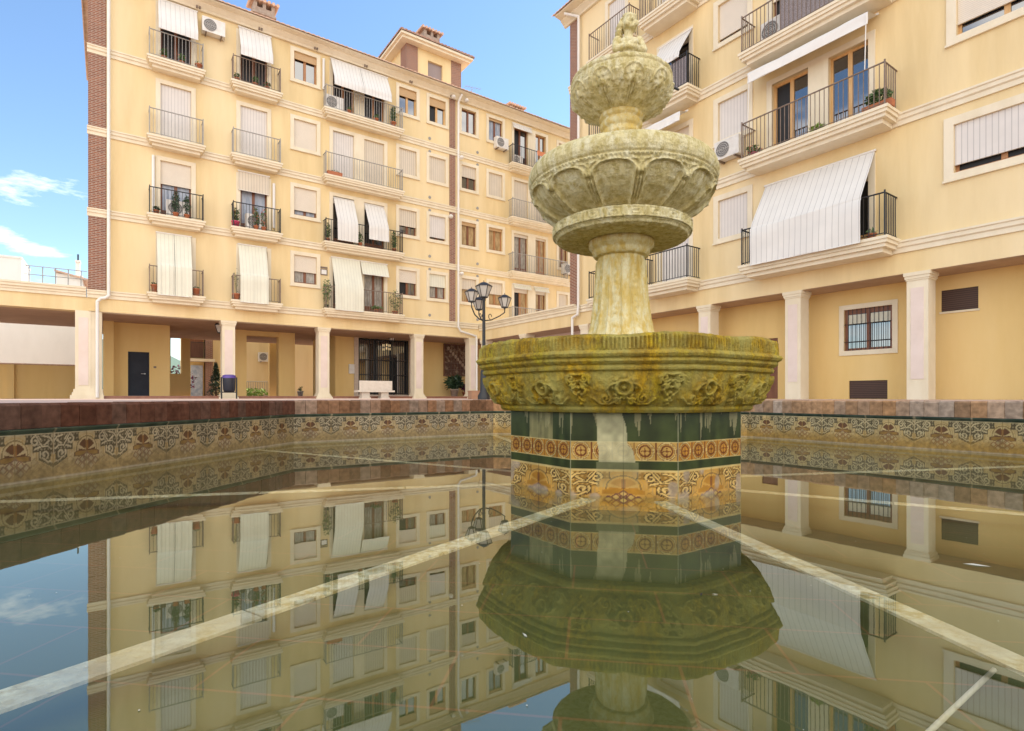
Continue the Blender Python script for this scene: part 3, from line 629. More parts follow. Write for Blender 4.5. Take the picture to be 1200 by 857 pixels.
# hanging grape festoons between rosettes
X3 = (A2) % pd-pd/2
for sx_ in (1, -1):
    for pts, w in ((spiral(.028, .080, .018, 3.6, 1.2), .006), (spiral(.022, .045, .013, .3, 1.2), .0055), ([(.0, .095), (.03, .098), (.05, .085), (.045, .06)], .006), ([(.01, .06), (.03, .03), (.012, .005)], .0055)):
        rel = np.maximum(rel, rdg4(stroke(X3*sx_, Y, pts), w, .015))
for gx, gz in ((0, .02), (-.012, .01), (.012, .01), (0, -.004), (-.008, -.014), (.008, -.014), (0, -.028), (0, .042), (0, .068)):
    rel = np.maximum(rel, .016*np.clip(1-(np.hypot(X3-gx, Y-gz)/.010)**2, 0, 1)**.5)
fr_mask = np.clip((Zi+.040)/.01, 0, 1)*np.clip((.108-Zi)/.006, 0, 1)*(Ri > .62)
rel *= fr_mask*1.7
# fluted fascia, weathering, broken edges
fl = (.0055*np.sign(np.sin(A2*2*math.pi/.0155)))*((Zi > .200) & (Zi < .252) & (Ri > .7))*np.clip(vnoise(A2+9, Zi+4, 7, 3)*2-.05, 0, 1)
wz = (vnoise(A2*1.0+9, Zi+3, 16, 5)-.5)*.008+(vnoise(A2+9, Zi+3, 55, 6)-.5)*.003+(vnoise(A2+9, Zi+3, 130, 7)-.5)*.002
disp = rel+fl+wz*(Ri > .5); zj = (vnoise(A2+9, Zi*0+1, 6, 8)-.5)*.012*(Zi > .20)+(vnoise(A2+9, Ri*30, 26, 9)-.5)*.010*(Zi > .245)
sharp = octR(T2, 1.0); rnd = .955; shape = sharp*.62+.38*.985
RRr = Ri*shape/ (math.cos(math.pi/8)/math.cos(math.pi/8))
RRr = RRr+disp
P = np.stack([RRr*np.cos(T2), RRr*np.sin(T2), Zi+zj+.5], -1)
grid('lower_bowl', P, 'stone_moss', FT, closed_u=True)
MB().add([(.7*math.cos(ang0+k*math.pi/4), .7*math.sin(ang0+k*math.pi/4), .5+.225) for k in range(8)], [tuple(range(8))]).build('bowl_water', wm, FT)
# --- lathe with relief
def carved(name, prof, nT, step, reliefs, material, seed=1, rough=.004, parent=FT):
    pr = densify(prof, step); TH = np.arange(nT)/nT*2*math.pi; T2, Ri = np.meshgrid(TH, pr[:, 0], indexing='ij'); _, Zi = np.meshgrid(TH, pr[:, 1], indexing='ij')
    g = np.gradient(pr, axis=0); nl = np.stack([g[:, 1], -g[:, 0]], -1); nl /= np.linalg.norm(nl, axis=1)[:, None]+1e-9
    sl = np.concatenate([[0], np.cumsum(np.hypot(*np.diff(pr, axis=0).T))]); S2 = np.repeat(sl[None], nT, 0)
    D = reliefs(T2, Ri, Zi, S2, sl)+(vnoise(T2*3+9, S2*8+3, 5, seed)-.5)*rough+(vnoise(T2*3+9, S2*8+3, 16, seed+1)-.5)*rough*.7
    P = np.stack([(Ri+D*nl[:, 0])*np.cos(T2), (Ri+D*nl[:, 0])*np.sin(T2), Zi+D*nl[:, 1]+.5], -1)
    return grid(name, P, material, parent, closed_u=True)
def rel_stem(T, Rr, Z, Sx, sl):
    a = (T*8/(2*math.pi)) % 1-.5; m = (Z > .27) & (Z < .745); m = m*np.clip((Z-.27)/.02, 0, 1)*np.clip((.745-Z)/.01, 0, 1)
    pan = ridge(np.abs(a)-.30, .035, .011); orn = (np.abs(a) < .2)*(.004*np.abs(np.sin(Z*95))*np.clip(np.cos(a*16), 0, 1)+.004*vnoise(T*12, Z*6, 12, 3))
    return (pan+orn-.004*(np.abs(a) < .26))*m
carved('stem', [(.10,.20),(.24,.235),(.236,.255),(.20,.285),(.178,.32),(.162,.36),(.150,.42),(.140,.50),(.131,.60),(.125,.70),(.121,.752),(.142,.757),(.152,.772),(.150,.79),(.158,.795),(.172,.81),(.174,.835),(.168,.86),(.10,.865)], 360, .005, rel_stem, 'stone_stem', 3, .003)
def rel_dish(T, Rr, Z, Sx, sl):
    m = (Rr > .33) & (Z > .862) & (Z < .918); a = ((T*22/(2*math.pi)) % 1-.5)*.104; y = (Z-.890)
    d = np.maximum(np.abs(a)/1.35, np.abs(y)*1.5)
    return (ridge(d-.032, .0045, .009)+ridge(d-.014, .004, .008)-.004)*m
carved('small_dish', [(.10,.845),(.17,.842),(.25,.836),(.318,.838),(.345,.846),(.352,.858),(.366,.866),(.366,.912),(.356,.922),(.30,.925),(.20,.93)], 700, .004, rel_dish, 'stone', 5, .003)
def rel_big(T, Rr, Z, Sx, sl):
    npn = 12; tt = T; a = ((tt*npn/(2*math.pi)) % 1-.5); w = np.clip(Rr*2*math.pi/npn, .02, 9); m = (Z > .93) & (Z < 1.108) & (Rr > .2)
    x = a*w; s0 = np.interp(.945, [p[1] for p in BIG][:8], np.arange(8)); 
    top = 1.058; hw = w*.36
    yy = np.clip((Z-top)/.040, 0, 1.4); el = np.hypot(a/.40, yy); d = np.where(Z > top, (el-1)*.05, (np.abs(a)-.40)*w)
    r = ridge(d, .0055, .014)+ridge(d-.016, .005, .007)-.005*np.clip(-d/.02, 0, 1)
    pil = ridge(np.abs(np.abs(a)-.5)*w-.007, .004, .010)*(Z < 1.03); cap = .018*np.exp(-(((.5-np.abs(a))*w)/.02)**2)*np.exp(-((Z-1.052)/.012)**2)*(.6+.4*np.sin(T*400)*.5+.4)
    tri = ridge(np.abs(Z-1.094), .004, .005)*(np.abs(a) > .22)
    rope = (Z > 1.104)*(Z < 1.124)*(Rr > .46)*(.006*np.exp(-((Z-1.114)/.006)**2)*(1+.7*np.sin(T*150+Z*420)))
    return (r+pil+cap+tri)*m+rope
BIG = [(.15,.918),(.22,.928),(.29,.945),(.35,.972),(.40,1.000),(.435,1.03),(.462,1.065),(.478,1.10),(.482,1.106),(.486,1.114),(.484,1.124),(.494,1.132),(.501,1.155),(.500,1.18),(.492,1.205),(.478,1.222),(.44,1.225),(.30,1.20),(.09,1.20)]
carved('large_bowl', BIG, 1200, .004, rel_big, 'stone', 7, .0018)
carved('neck', [(.16,1.16),(.14,1.22),(.105,1.27),(.088,1.33),(.086,1.385),(.096,1.40),(.104,1.415),(.098,1.43),(.096,1.44),(.108,1.452),(.114,1.468),(.106,1.48),(.102,1.488),(.116,1.50),(.117,1.525),(.09,1.53)], 220, .004, lambda T, Rr, Z, Sx, sl: .003*np.sin(T*16)*((Z > 1.39) & (Z < 1.44)), 'stone_stem', 9, .004)
def rel_up(T, Rr, Z, Sx, sl):
    npn = 10; tt = T+R(105); a = ((tt*npn/(2*math.pi)) % 1-.5); w = np.clip(Rr*2*math.pi/npn, .01, 9); x = a*w; y = Z-1.600; r = np.hypot(x, y*1.0)
    m = (Z > 1.525) & (Z < 1.685)
    f = ridge(r-.054, .0045, .010)*(y > -.012)+ridge(np.abs(y-.030), .004, .008)*(np.abs(x) > .060)+.005*vnoise(T*20, Z*9, 12, 4)*(np.abs(x) > .058)*(y > -.03)*(y < .025)
    face = .018*np.exp(-(np.hypot(x/.024, (y)/.030))**2)+.008*np.exp(-(np.hypot(x/.007, (y-.002)/.014))**2)-.010*np.exp(-(np.hypot((np.abs(x)-.010)/.005, (y-.010)/.004))**2)-.014*np.exp(-(np.hypot(x/.009, (y+.020)/.006))**2)+.004*np.cos(np.arctan2(y, x)*9)*np.exp(-((r-.034)/.008)**2)+.006*np.exp(-(np.hypot((np.abs(x)-.013)/.008, (y+.010)/.008))**2)+.005*np.exp(-(np.hypot((np.abs(x)-.012)/.009, (y-.020)/.004))**2)
    fl = .006*(np.abs(((a+.5) % 1)-.5) < .13)*np.sign(np.sin(a*2*math.pi*9))*(Z < 1.575)
    peb = .004*np.abs(vnoise(T*12, Z*5+9, 16, 6)-.5)*(Z < 1.585)
    return (f*.8+face*.75+fl*.5+peb)*m
carved('upper_bowl', [(.09,1.512),(.118,1.517),(.165,1.535),(.212,1.562),(.245,1.592),(.262,1.62),(.270,1.65),(.270,1.675),(.264,1.682),(.270,1.690),(.268,1.704),(.256,1.715),(.238,1.716),(.22,1.70),(.10,1.69),(.01,1.70)], 760, .0036, rel_up, 'stone', 11, .003)
# --- cherub statue: one remeshed body, curls as its hair
ch = MB(); ox, oy, oz = .03, -.04, 0; hx = .006; hz = 1.965
def E(x, y, z, a, b, c):
    if z > 1.915: x, y, z, a, b, c = hx+(x-hx)*.92, y*.92, 1.915+(z-1.915)*.92, a*.92, b*.92, c*.92
    ch.ell((ox+x, oy+y, z+.532), (a, b, c), 14, 10)
def Cp(p, q, r0, r1):
    for k in range(9):
        t_ = k/8; r_ = r0+(r1-r0)*t_; E(p[0]+(q[0]-p[0])*t_, p[1]+(q[1]-p[1])*t_, p[2]+(q[2]-p[2])*t_, r_, r_, r_)
E(0, 0, 1.70, .066, .056, .05); E(-.03, -.01, 1.72, .036, .045, .035); E(.03, -.01, 1.72, .036, .045, .035)

E(0, 0, 1.77, .050, .042, .06); E(0, -.012, 1.775, .046, .045, .045); E(0, 0, 1.845, .052, .040, .048); E(-.025, -.030, 1.85, .026, .018, .022); E(.025, -.030, 1.85, .026, .018, .022)
Cp((0, 0, 1.87), (0, -.004, 1.925), .028, .022); E(-.058, 0, 1.872, .024, .024, .024); E(.058, 0, 1.872, .024, .024, .024)
Cp((-.062, 0, 1.868), (-.074, -.03, 1.812), .022, .018); Cp((-.074, -.03, 1.812), (.010, -.062, 1.825), .018, .014); E(.022, -.064, 1.828, .017, .011, .011)
Cp((.062, 0, 1.868), (.078, -.03, 1.806), .022, .018); Cp((.078, -.03, 1.806), (-.005, -.068, 1.803), .018, .014); E(-.018, -.07, 1.803, .017, .011, .011)
hz = 1.965; hx = .006
E(hx, -.004, hz, .047, .052, .058); E(hx+.004, -.014, hz-.022, .036, .040, .034); E(hx+.006, -.050, hz-.042, .013, .010, .010)
E(hx+.006, -.058, hz-.006, .007, .010, .013); E(hx+.006, -.064, hz-.012, .008, .008, .006); E(hx-.022, -.040, hz-.020, .017, .014, .016); E(hx+.032, -.040, hz-.020, .017, .014, .016)
E(hx+.006, -.053, hz-.028, .014, .006, .004); E(hx-.014, -.048, hz+.006, .009, .005, .005); E(hx+.026, -.048, hz+.006, .009, .005, .005); E(hx+.006, -.046, hz+.020, .032, .014, .010)
for k in range(5):
    Cp((ox*0+.022+(k-2)*.002, -.066, 1.832-.003*k), (.040, -.060, 1.838-.004*k+.004), .0045, .0035)
st = ch.build('cherub_figure', 'stone', FT); st.location = (0, 0, 0)
rm = st.modifiers.new('r', 'REMESH'); rm.mode = 'VOXEL'; rm.voxel_size = .0042; rm.use_smooth_shade = True
sm = st.modifiers.new('s', 'SMOOTH'); sm.iterations = 3; sm.factor = .5
hr = MB()
for k in range(150):
    th_ = rng.uniform(0, 2*math.pi); ph_ = rng.uniform(-.5, 1.45); v = Vector((math.cos(th_)*math.cos(ph_), math.sin(th_)*math.cos(ph_), math.sin(ph_)))
    if v.y < -.35 and v.z < .52: continue
    if v.x > .2 and v.z < 0 and v.y < .1: continue
    c_ = (ox+hx-.004+v.x*.044, oy+.004+v.y*.044, .528+hz+v.z*.052); r_ = rng.uniform(.006, .0105); hr.ell(c_, (r_, r_, r_*.9), 8, 6)
for k in range(14):
    r_ = rng.uniform(.012, .018); hr.ell((ox+hx-.046+rng.uniform(-.014, .006), oy+rng.uniform(-.02, .03), .528+hz-.0-rng.random()*.065), (r_, r_, r_), 8, 6)
ho = hr.build('hair', 'stone', st); r2 = ho.modifiers.new('r', 'REMESH'); r2.mode = 'VOXEL'; r2.voxel_size = .004; r2.use_smooth_shade = True
# small water spouts rods on upper bowl rim
MB().tube([(.262, -.03, 2.165), (.30, -.045, 2.14)], .006, 6).build('spout', 'iron', FT)

# ============================================================ LEFT BUILDING
BL = thing('apartment_building', CORNER, R(35), 'long cream yellow apartment block on the left with brick corner strip and striped blinds', 'building')
ZB = [3.66, 6.65, 9.64, 12.63]; TOP = 15.75; SOF = 3.17
xl, xr = Lx(104), 9.0
holes = []
WIN = {'C': (344.5, 371), 'E': (467.6, 488), 'F': (503, 522), 'G': (540.7, 557.8), 'H': (572.6, 588.7)}
DOOR = {'A': (188, 224), 'B': (281.7, 313)}
# (column, row) -> shutter fraction, sash, pane, shutter material
WS = {('C',3): (.22,'wood_mid','glass','shutter_tan'), ('C',2): (1,'wood_mid','glass','shutter'), ('C',1): (.78,'wood_dark','curtain_blue','shutter'), ('C',0): (.55,'wood_dark','lace','shutter'),
 ('E',3): (.28,'wood_light','glass','shutter_tan'), ('E',2): (1,'wood_mid','glass','slat_tan'), ('E',1): (.62,'wood_dark','glass','slat_tan'), ('E',0): (.46,'wood_dark','glass','shutter'),
 ('F',3): (.28,'wood_light','glass','shutter_tan'), ('F',2): (1,'wood_mid','glass','slat_tan'), ('F',1): (.86,'wood_dark','glass','slat_door'), ('F',0): (.48,'wood_dark','lace','fabric_cream'),
 ('G',3): (0,'wood_dark','glass','shutter'), ('G',2): (.45,'wood_dark','glass','slat_tan'), ('G',1): (.10,'wood_dark','lace_tan','shutter_tan'), ('G',0): (.42,'wood_mid','lace_tan','slat_tan'),
 ('H',3): (.06,'wood_dark','curtain_blue','shutter_tan'), ('H',2): (1,'wood_dark','glass','slat_tan'), ('H',1): (.08,'wood_mid','lace_tan','shutter_tan'), ('H',0): (.48,'wood_mid','lace_tan','slat_tan')}
for (c, r), (sh, sa, pa, sm_) in WS.items():
    a, b_ = WIN[c]; x0, x1 = Lx(a), Lx(b_); z0, z1 = ZB[r]+1.40, ZB[r]+2.63; holes.append((x0, x1, z0, z1))
    window(BL, x0, x1, z0, z1, sh, sa, pa, shutm=sm_, openleaf=(c, r) in (('F', 3), ('E', 0)))
DS = {('A',3): (.0,'wood_dark','dark','shutter'), ('A',2): (1,'wood_dark','glass','slat_door'), ('A',1): (.38,'wood_dark','curtain_blue','shutter'), ('A',0): (.2,'wood_dark','glass','shutter'),
 ('B',3): (.0,'wood_dark','dark','shutter'), ('B',2): (1,'wood_dark','glass','slat_door'), ('B',1): (.1,'wood_dark','curtain_blue','shutter'), ('B',0): (.2,'wood_dark','glass','shutter')}
for (c, r), (sh, sa, pa, sm_) in DS.items():
    a, b_ = DOOR[c]; x0, x1 = Lx(a), Lx(b_); z0, z1 = ZB[r]+.34, ZB[r]+2.57; holes.append((x0, x1, z0, z1)); window(BL, x0, x1, z0, z1, sh, sa, pa, True, sm_)
def twin(b, x0, x1, x2, x3, z0, z1, s1, s2):
    s = MB(); a, c, g_ = x0-.16, x3+.16, z1+.16
    s.box(a, x0, -.035, -.002, z0, g_).box(x1, x2, -.035, -.002, z0, z1).box(x3, c, -.035, -.002, z0, g_).box(x0, x3, -.035, -.002, z1, g_); s.box(x0, x1, -.034, -.003, z1-.0, z1+.001)
    s.build('door_surround', 'trim', b)
    for (p, q), (sh, sa, pa, sm_, op) in (((x0, x1), s1), ((x2, x3), s2)):
        holes.append((p, q, z0, z1)); window(b, p, q, z0, z1, sh, sa, pa, True, sm_, single_surround=False, openleaf=op)
d4 = [Lx(v) for v in (390, 414.7, 426.7, 450)]
tw = {3: (( 0,'wood_mid','dark','shutter',False), (0,'wood_mid','dark','shutter',False)), 2: ((1,'wood_dark','glass','slat_door',False), (1,'wood_dark','glass','slat_tan',False)),
      1: ((.12,'wood_dark','glass','shutter',False), (.12,'wood_dark','glass','shutter',False)), 0: ((.1,'wood_dark','glass','shutter',False), (.04,'wood_dark','lace','shutter',False))}
for r in range(4): twin(BL, *d4, ZB[r]+.34, ZB[r]+2.57, *tw[r])
i4 = [Lx(v) for v in (602.2, 618.5, 627.2, 639.5)]
ti = {3: ((0,'wood_dark','glass','shutter',True), (0,'wood_mid','glass','shutter',False)), 2: ((1,'wood_dark','glass','slat_tan',False), (1,'wood_dark','glass','slat_tan',False)),
      1: ((.05,'wood_dark','lace','shutter',False), (.03,'wood_mid','lace_tan','shutter',False)), 0: ((.12,'wood_mid','lace_tan','shutter',True), (.1,'wood_dark','lace_tan','shutter',False))}
for r in range(4): twin(BL, *i4, ZB[r]+.34, ZB[r]+2.57, *ti[r])
for r, (sh, sa, pa, sm_) in {3: (1,'wood_dark','glass','slat_tan'), 2: (1,'wood_dark','glass','slat_tan'), 1: (0,'wood_dark','lace_tan','shutter'), 0: (1,'wood_dark','glass','slat_tan')}.items():
    x0, x1 = Lx(654.5), Lx(665); z0, z1 = ZB[r]+1.1, ZB[r]+2.5; holes.append((x0, x1, z0, z1)); window(BL, x0, x1, z0, z1, sh, sa, pa, shutm=sm_)
w = MB(); wall_with_holes(w, xl, xr, SOF, TOP, holes); DEP = 9.0
w.add([(xl, 0, SOF), (xl, DEP, SOF), (xl, DEP, TOP), (xl, 0, TOP)], [(0, 1, 2, 3)]).add([(xl, DEP, SOF), (xr, DEP, SOF), (xr, DEP, TOP), (xl, DEP, TOP)], [(0, 1, 2, 3)]).add([(xr, 0, SOF), (xr, DEP, SOF), (xr, DEP, TOP), (xr, 0, TOP)], [(0, 1, 2, 3)])
w.build('wall', 'plaster', BL)
MB().box(xl, xr, .24, .3, SOF+.3, TOP).build('inner_wall', 'dark', BL)
# cornices, cut at the drainpipes and interrupted by nothing: three fascias each
def band(b, x0, x1, zb, m='trim'):
    s = MB(); s.prism([(-.002, zb), (-.045, zb), (-.045, zb+.11), (-.085, zb+.14), (-.085, zb+.225), (-.115, zb+.245), (-.115, zb+.29), (-.002, zb+.29)], x0, x1); return s.build('cornice', m, b)
for z in ZB: band(BL, xl-.05, xr if z > 4 else -.12, z)
MB().prism([(-.002, SOF+.0), (-.02, SOF), (-.02, SOF+.06), (-.002, SOF+.07)], xl, -.02).build('cornice', 'plaster', BL)
bx = (xl, Lx(124.5)); s = MB()
for a, c in zip([ZB[0]+.29]+[z+.29 for z in ZB[1:]], ZB[1:]+[TOP]): s.box(bx[0]-.006, bx[1], -.02, -.001, a, c)
s.box(bx[0]-.02, bx[0]-.003, -.02, 1.2, ZB[0], TOP); s.build('brick_strip', 'brick', BL)
bx = (Lx(526.5), Lx(533.5)); s = MB()
for a, c in zip([z+.29 for z in ZB], ZB[1:]+[TOP-.1]): s.box(bx[0], bx[1], -.02, -.001, a, c)
s.build('brick_strip', 'brick', BL)
# eave: cornice, gutter line, tile ends and roof slope
def roof(b, x0, x1, z, depth, over=.55, rise=.38, left=True, right=True):
    s = MB(); s.prism([(-.002, z-.22), (-.10, z-.22), (-.14, z-.15), (-.30, z-.02), (-.30, z+.02), (-over, z+.06), (-over, z+.12), (-.002, z+.12)], x0-.3, x1+.3); s.build('eave', 'trim', b)
    s = MB(); pts = []; k = int((x1-x0+.9)/.035); xs = [x0-.45+(x1-x0+.9)*i/k for i in range(k+1)]
    for x in xs: pts.append(.035*abs(math.sin(math.pi*(x-x0)/.21)))
    vs = []; 
    for x, h in zip(xs, pts): vs += [(x, -over-.07, z+.10+h*.2), (x, -over-.07, z+.13+h), (x, depth/2, z+.13+h+rise*(depth/2+over)), (x, depth+.5, z+.12+h)]
    fs = [(4*i+j, 4*i+4+j, 4*i+5+j, 4*i+1+j) for i in range(k) for j in range(3)]
    s.add(vs, fs, 0); return s.build('roof', 'tile_roof', b)
rf = roof(BL, xl, xr, TOP, DEP, rise=.30)
M['chimney_render'] = mat('chimney_render', (.42,.34,.27), (.30,.22,.17), .9, 6)
def chimney(parent, xc, yc, z0, z1, w_=.45, d_=.35, m='chimney_render'):
    s = MB().box(xc-w_, xc+w_, yc-d_, yc+d_, z0, z1).box(xc-w_-.06, xc+w_+.06, yc-d_-.06, yc+d_+.06, z1-.32, z1-.24)
    for k in (-1, 0, 1): s.box(xc+k*w_*.85-.07, xc+k*w_*.85+.07, yc-d_, yc+d_, z1, z1+.28)
    o = s.build('chimney', m, parent)
    t_ = MB()
    for i in range(7):
        x = xc-w_-.12+(2*w_+.24)*i/6; t_.cyl((x, yc-d_-.12, z1+.30), (x, yc+d_+.12, z1+.34), .075, .075, 8)
    t_.box(xc-w_-.12, xc+w_+.12, yc-d_-.1, yc+d_+.1, z1+.27, z1+.30); t_.build('chimney_cap', 'tile_roof', parent); return o
def at_y(px, y): u, v = _uv(px); return u*(DL+y)/v-DR
chimney(rf, at_y(308, 2.4), 2.4, 15.5, Lz(308, 28, -2.4)+.5); chimney(rf, at_y(602, 2.4), 2.4, 15.5, Lz(602, 133, -2.4))
# brackets under the eave
for x in np.arange(xl+1.2, -.2, 2.3):
    MB().box(x-.08, x-.02, -.19, -.12, TOP-.20, TOP-.02).box(x+.02, x+.08, -.19, -.12, TOP-.20, TOP-.02).box(x-.02, x+.02, -.16, -.13, TOP-.10, TOP-.05).build('gutter_bracket', 'iron_brown', BL)
# roof tower
ty = .9; tx0, tx1 = at_y(476.4, ty), at_y(540, ty); tz0, tz1 = TOP+.1, Lz(476.4, 50, -ty)
twr = MB(); wx0, wx1 = at_y(501.5, ty), at_y(518.5, ty); wz0, wz1 = Lz(510, 99, -ty), Lz(510, 74, -ty)
wall_with_holes(twr, tx0, tx1, tz0, tz1, [(wx0, wx1, wz0, wz1)], ty, .2)
twr.add([(tx0, ty, tz0), (tx0, ty+4, tz0), (tx0, ty+4, tz1), (tx0, ty, tz1)], [(0, 1, 2, 3)]).add([(tx1, ty, tz0), (tx1, ty+4, tz0), (tx1, ty+4, tz1), (tx1, ty, tz1)], [(0, 1, 2, 3)]).add([(tx0, ty+4, tz0), (tx1, ty+4, tz0), (tx1, ty+4, tz1), (tx0, ty+4, tz1)], [(0, 1, 2, 3)])
tw_ = twr.build('roof_tower', 'plaster', BL)
MB().box(wx0, wx1, ty+.12, ty+.15, wz0, wz1).build('shutter_panel', stripe_mat('slate_shutter', (.34,.28,.27), (.22,.18,.18), .05, 'Z', .3), tw_)
bw_ = at_y(489.5, ty)-tx0
MB().box(tx0-.012, tx0+bw_, ty-.02, ty-.002, tz0, tz1).box(tx0-.02, tx0-.002, ty-.02, ty+.7, tz0, tz1).build('brick_strip', 'brick', tw_)
MB().box(tx1-.6, tx1+.012, ty-.02, ty-.002, tz0, tz1).build('brick_strip', 'brick', tw_)
e = .5; s = MB(); ex0, ex1, ey0, ey1, ez = tx0-e, tx1+e, ty-e, ty+4+e, tz1
s.box(ex0+.12, ex1-.12, ey0+.12, ey1-.12, ez-.02, ez+.10).box(ex0, ex1, ey0, ey1, ez+.10, ez+.22); s.build('eave', 'trim', tw_)
s = MB(); k = 40; cx_, cy_ = (ex0+ex1)/2, (ey0+ey1)/2; top_ = ez+1.1
def tri_tiles(A, B, T):
    m = max(8, int((Vector(B)-Vector(A)).length/.05)); vs = []; 
    for i in range(m+1):
        f = i/m; h = .05*abs(math.sin(f*m*.25*math.pi)); p = Vector(A).lerp(Vector(B), f); q = Vector(T); vs += [(p.x, p.y, p.z-.03), (p.x, p.y, p.z+.03+h), tuple(p.lerp(q, .98)+Vector((0, 0, .03+h*.3)))]
    s.add(vs, [(3*i+j, 3*i+3+j, 3*i+4+j, 3*i+1+j) for i in range(m) for j in range(2)])
ex0 -= .05; ex1 += .05; ey0 -= .05; cs = [(ex0, ey0, ez+.25), (ex1, ey0, ez+.25), (ex1, ey1, ez+.25), (ex0, ey1, ez+.25)]
for i in range(4): tri_tiles(cs[i], cs[(i+1) % 4], (cx_, cy_, top_))
s.build('tower_roof', mat('old_tiles', (.30,.15,.10), (.42,.27,.2), .9, 8), tw_)
chimney(tw_, at_y(503, 1.8), 1.8, ez, Lz(503, 50, -1.8)+.15)
# balconies
def LB(pa, pb, r, rail, p=.5, gap=.115, rh=1.0):
    return slab(BL, Lx(pa, p*.0)+0, Lx(pb, 0), ZB[r], p, rail=rail, gap=gap, rh=rh)
SL = {}
for c, (pa, pb), rails in (('A', (172.5, 238.5), ('iron_brown', 'iron', 'iron_grey', 'iron_grey')), ('B', (269.5, 327.5), ('iron_brown', 'iron', 'iron_grey', 'iron_brown')), ('D', (377, 468.5), ('iron_brown', 'iron', 'iron_grey', 'iron_grey')), ('I', (594.5, 660), ('iron_grey', 'iron_grey', 'iron_grey', 'iron'))):
    for r in range(4): SL[c, r] = LB(pa, pb, r, rails[r])
# blinds and awnings
def LC(pa, pb, zs, m='fabric', panels=1): return curtain(BL, Lx(pa), Lx(pb), zs, m, panels=panels)
zt = lambda r: ZB[r]+2.80
LC(185, 230.5, [(-.06, zt(3)), (-.55, ZB[3]+1.75), (-.56, ZB[3]+1.42)])
LC(279.5, 317, [(-.06, zt(3)), (-.55, ZB[3]+1.75), (-.56, ZB[3]+1.42)])
LC(387, 453.5, [(-.06, zt(3)), (-.60, ZB[3]+1.72), (-.61, ZB[3]+1.40)], panels=2)
LC(279, 315, [(-.07, ZB[1]+2.78), (-.09, ZB[1]+2.0)], 'slat_tan')
LC(183.5, 223.5, [(-.06, ZB[0]+2.72), (-.50, ZB[0]+1.50), (-.58, ZB[0]+1.36), (-.58, ZB[0]+.25)], 'fabric_cream', 2)
LC(279, 311.5, [(-.06, ZB[0]+2.72), (-.50, ZB[0]+1.50), (-.58, ZB[0]+1.36), (-.58, ZB[0]+.25)], 'fabric_cream', 1)
LC(391, 415, [(.02, ZB[1]+2.5), (-.56, ZB[1]+1.36), (-.58, ZB[1]+.45)])
LC(427.5, 450.5, [(.02, ZB[1]+2.5), (-.56, ZB[1]+1.36), (-.58, ZB[1]+.72)])
LC(388, 421, [(-.06, ZB[0]+2.74), (-.58, ZB[0]+1.36), (-.60, ZB[0]+.28)], 'fabric_cream')
LC(422, 453, [(-.06, ZB[0]+2.74), (-.34, ZB[0]+2.1)], 'fabric_cream')
LC(600.5, 622, [(-.05, ZB[3]+2.74), (-.16, ZB[3]+2.45)], 'fabric')
LC(601, 621, [(-.05, ZB[0]+2.7), (-.2, ZB[0]+2.45)], 'fabric_cream')
LC(625, 642, [(-.05, ZB[0]+2.7), (-.2, ZB[0]+2.45)], 'fabric_cream')
def pipe(b, pts, r=.055, m='white', y=-.09):
    s = MB().tube([(x, y if len(q) == 0 else q[0], z) for x, z, *q in pts], r, 10)
    for (x, z, *q) in pts[1:-1]: s.ell((x, y if len(q) == 0 else q[0], z), (r*1.02,)*3, 8, 6)
    return s.build('drainpipe', m, b)
x_ = Lx(127.5); x2_ = Lx(114.2)
pipe(BL, [(x_, TOP-.1, -.16), (x_, ZB[0]+.1, -.18), (x_-.12, ZB[0]-.0, -.18), (x2_+.1, ZB[0]-.02, -.18), (x2_, ZB[0]-.15, -.16), (x2_, .0, -.16)])
x_ = Lx(535.3); pipe(BL, [(x_+.1, TOP-.0, -.40), (x_, TOP-.35, -.17), (x_, ZB[0]+.0, -.17), (x_+.15, ZB[0]-.2, -.17), (-.28, SOF+.1, -.10), (-.25, SOF-.1, -.10), (-.25, .0, -.10)])
pipe(BL, [(Lx(378.6), Lz(378.6, 106), -.08), (Lx(378.6), Lz(378.6, 70), -.08)]); pipe(BL, [(Lx(179.5), Lz(179.5, 250), -.08), (Lx(179.5), Lz(179.5, 183), -.08)]); pipe(BL, [(Lx(320.5), Lz(320.5, 268), -.08), (Lx(320.5), Lz(320.5, 216), -.08)])
# arcade: columns, soffit, floor step
def column(b, x, z1=SOF, w_=.24, base=-.05, d0=0., flare=.09):
    s = MB().box(x-w_, x+w_, d0, d0+2*w_, base, z1-.005)
    for k, (o, a, c) in enumerate(((.12, 0, .08), (.085, .08, .13), (.05, .13, .19), (.022, .19, .24)) if flare else ()): s.box(x-w_-o, x+w_+o, d0-o, d0+2*w_+o, base+a+.0005, base+c)
    for o, a, c in ((.018, .20, .16), (.035, .16, .09), (.055, .09, .004)): s.box(x-w_-o, x+w_+o, d0-o, d0+2*w_+o, z1-a, z1-c-.0005)
    for f_ in (1,): s.box(x-w_+.09, x+w_-.09, d0-.012, d0-.001, base+.5, z1-.38, 1)
    return s.build('column', ['trim', 'pink_trim'], b)
for px in (268, 379.8, 491): column(BL, Lx(px))
column(BL, -.42, w_=.22)
s = MB().box(Lx(88), Lx(106.5), 0, .9, -.05, SOF-.004).box(Lx(106.6), Lx(119.5), .02, .7, -.05, SOF-.004).box(Lx(92), Lx(103.5), -.014, -.001, .45, SOF-.25, 1)
for o, a, c in ((.14, 0, .14), (.09, .14, .24), (.05, .24, .36)): s.box(Lx(88)-o, Lx(119.5)+o*.4, -o, .9, -.05+a, -.05+c)
s.build('corner_pier', ['trim', 'pink_trim'], BL)
AD = 3.2
s = MB().box(Lx(119.5), xr, .35, AD+6, SOF, SOF+.06); s.build('arcade_ceiling', 'soffit', BL)
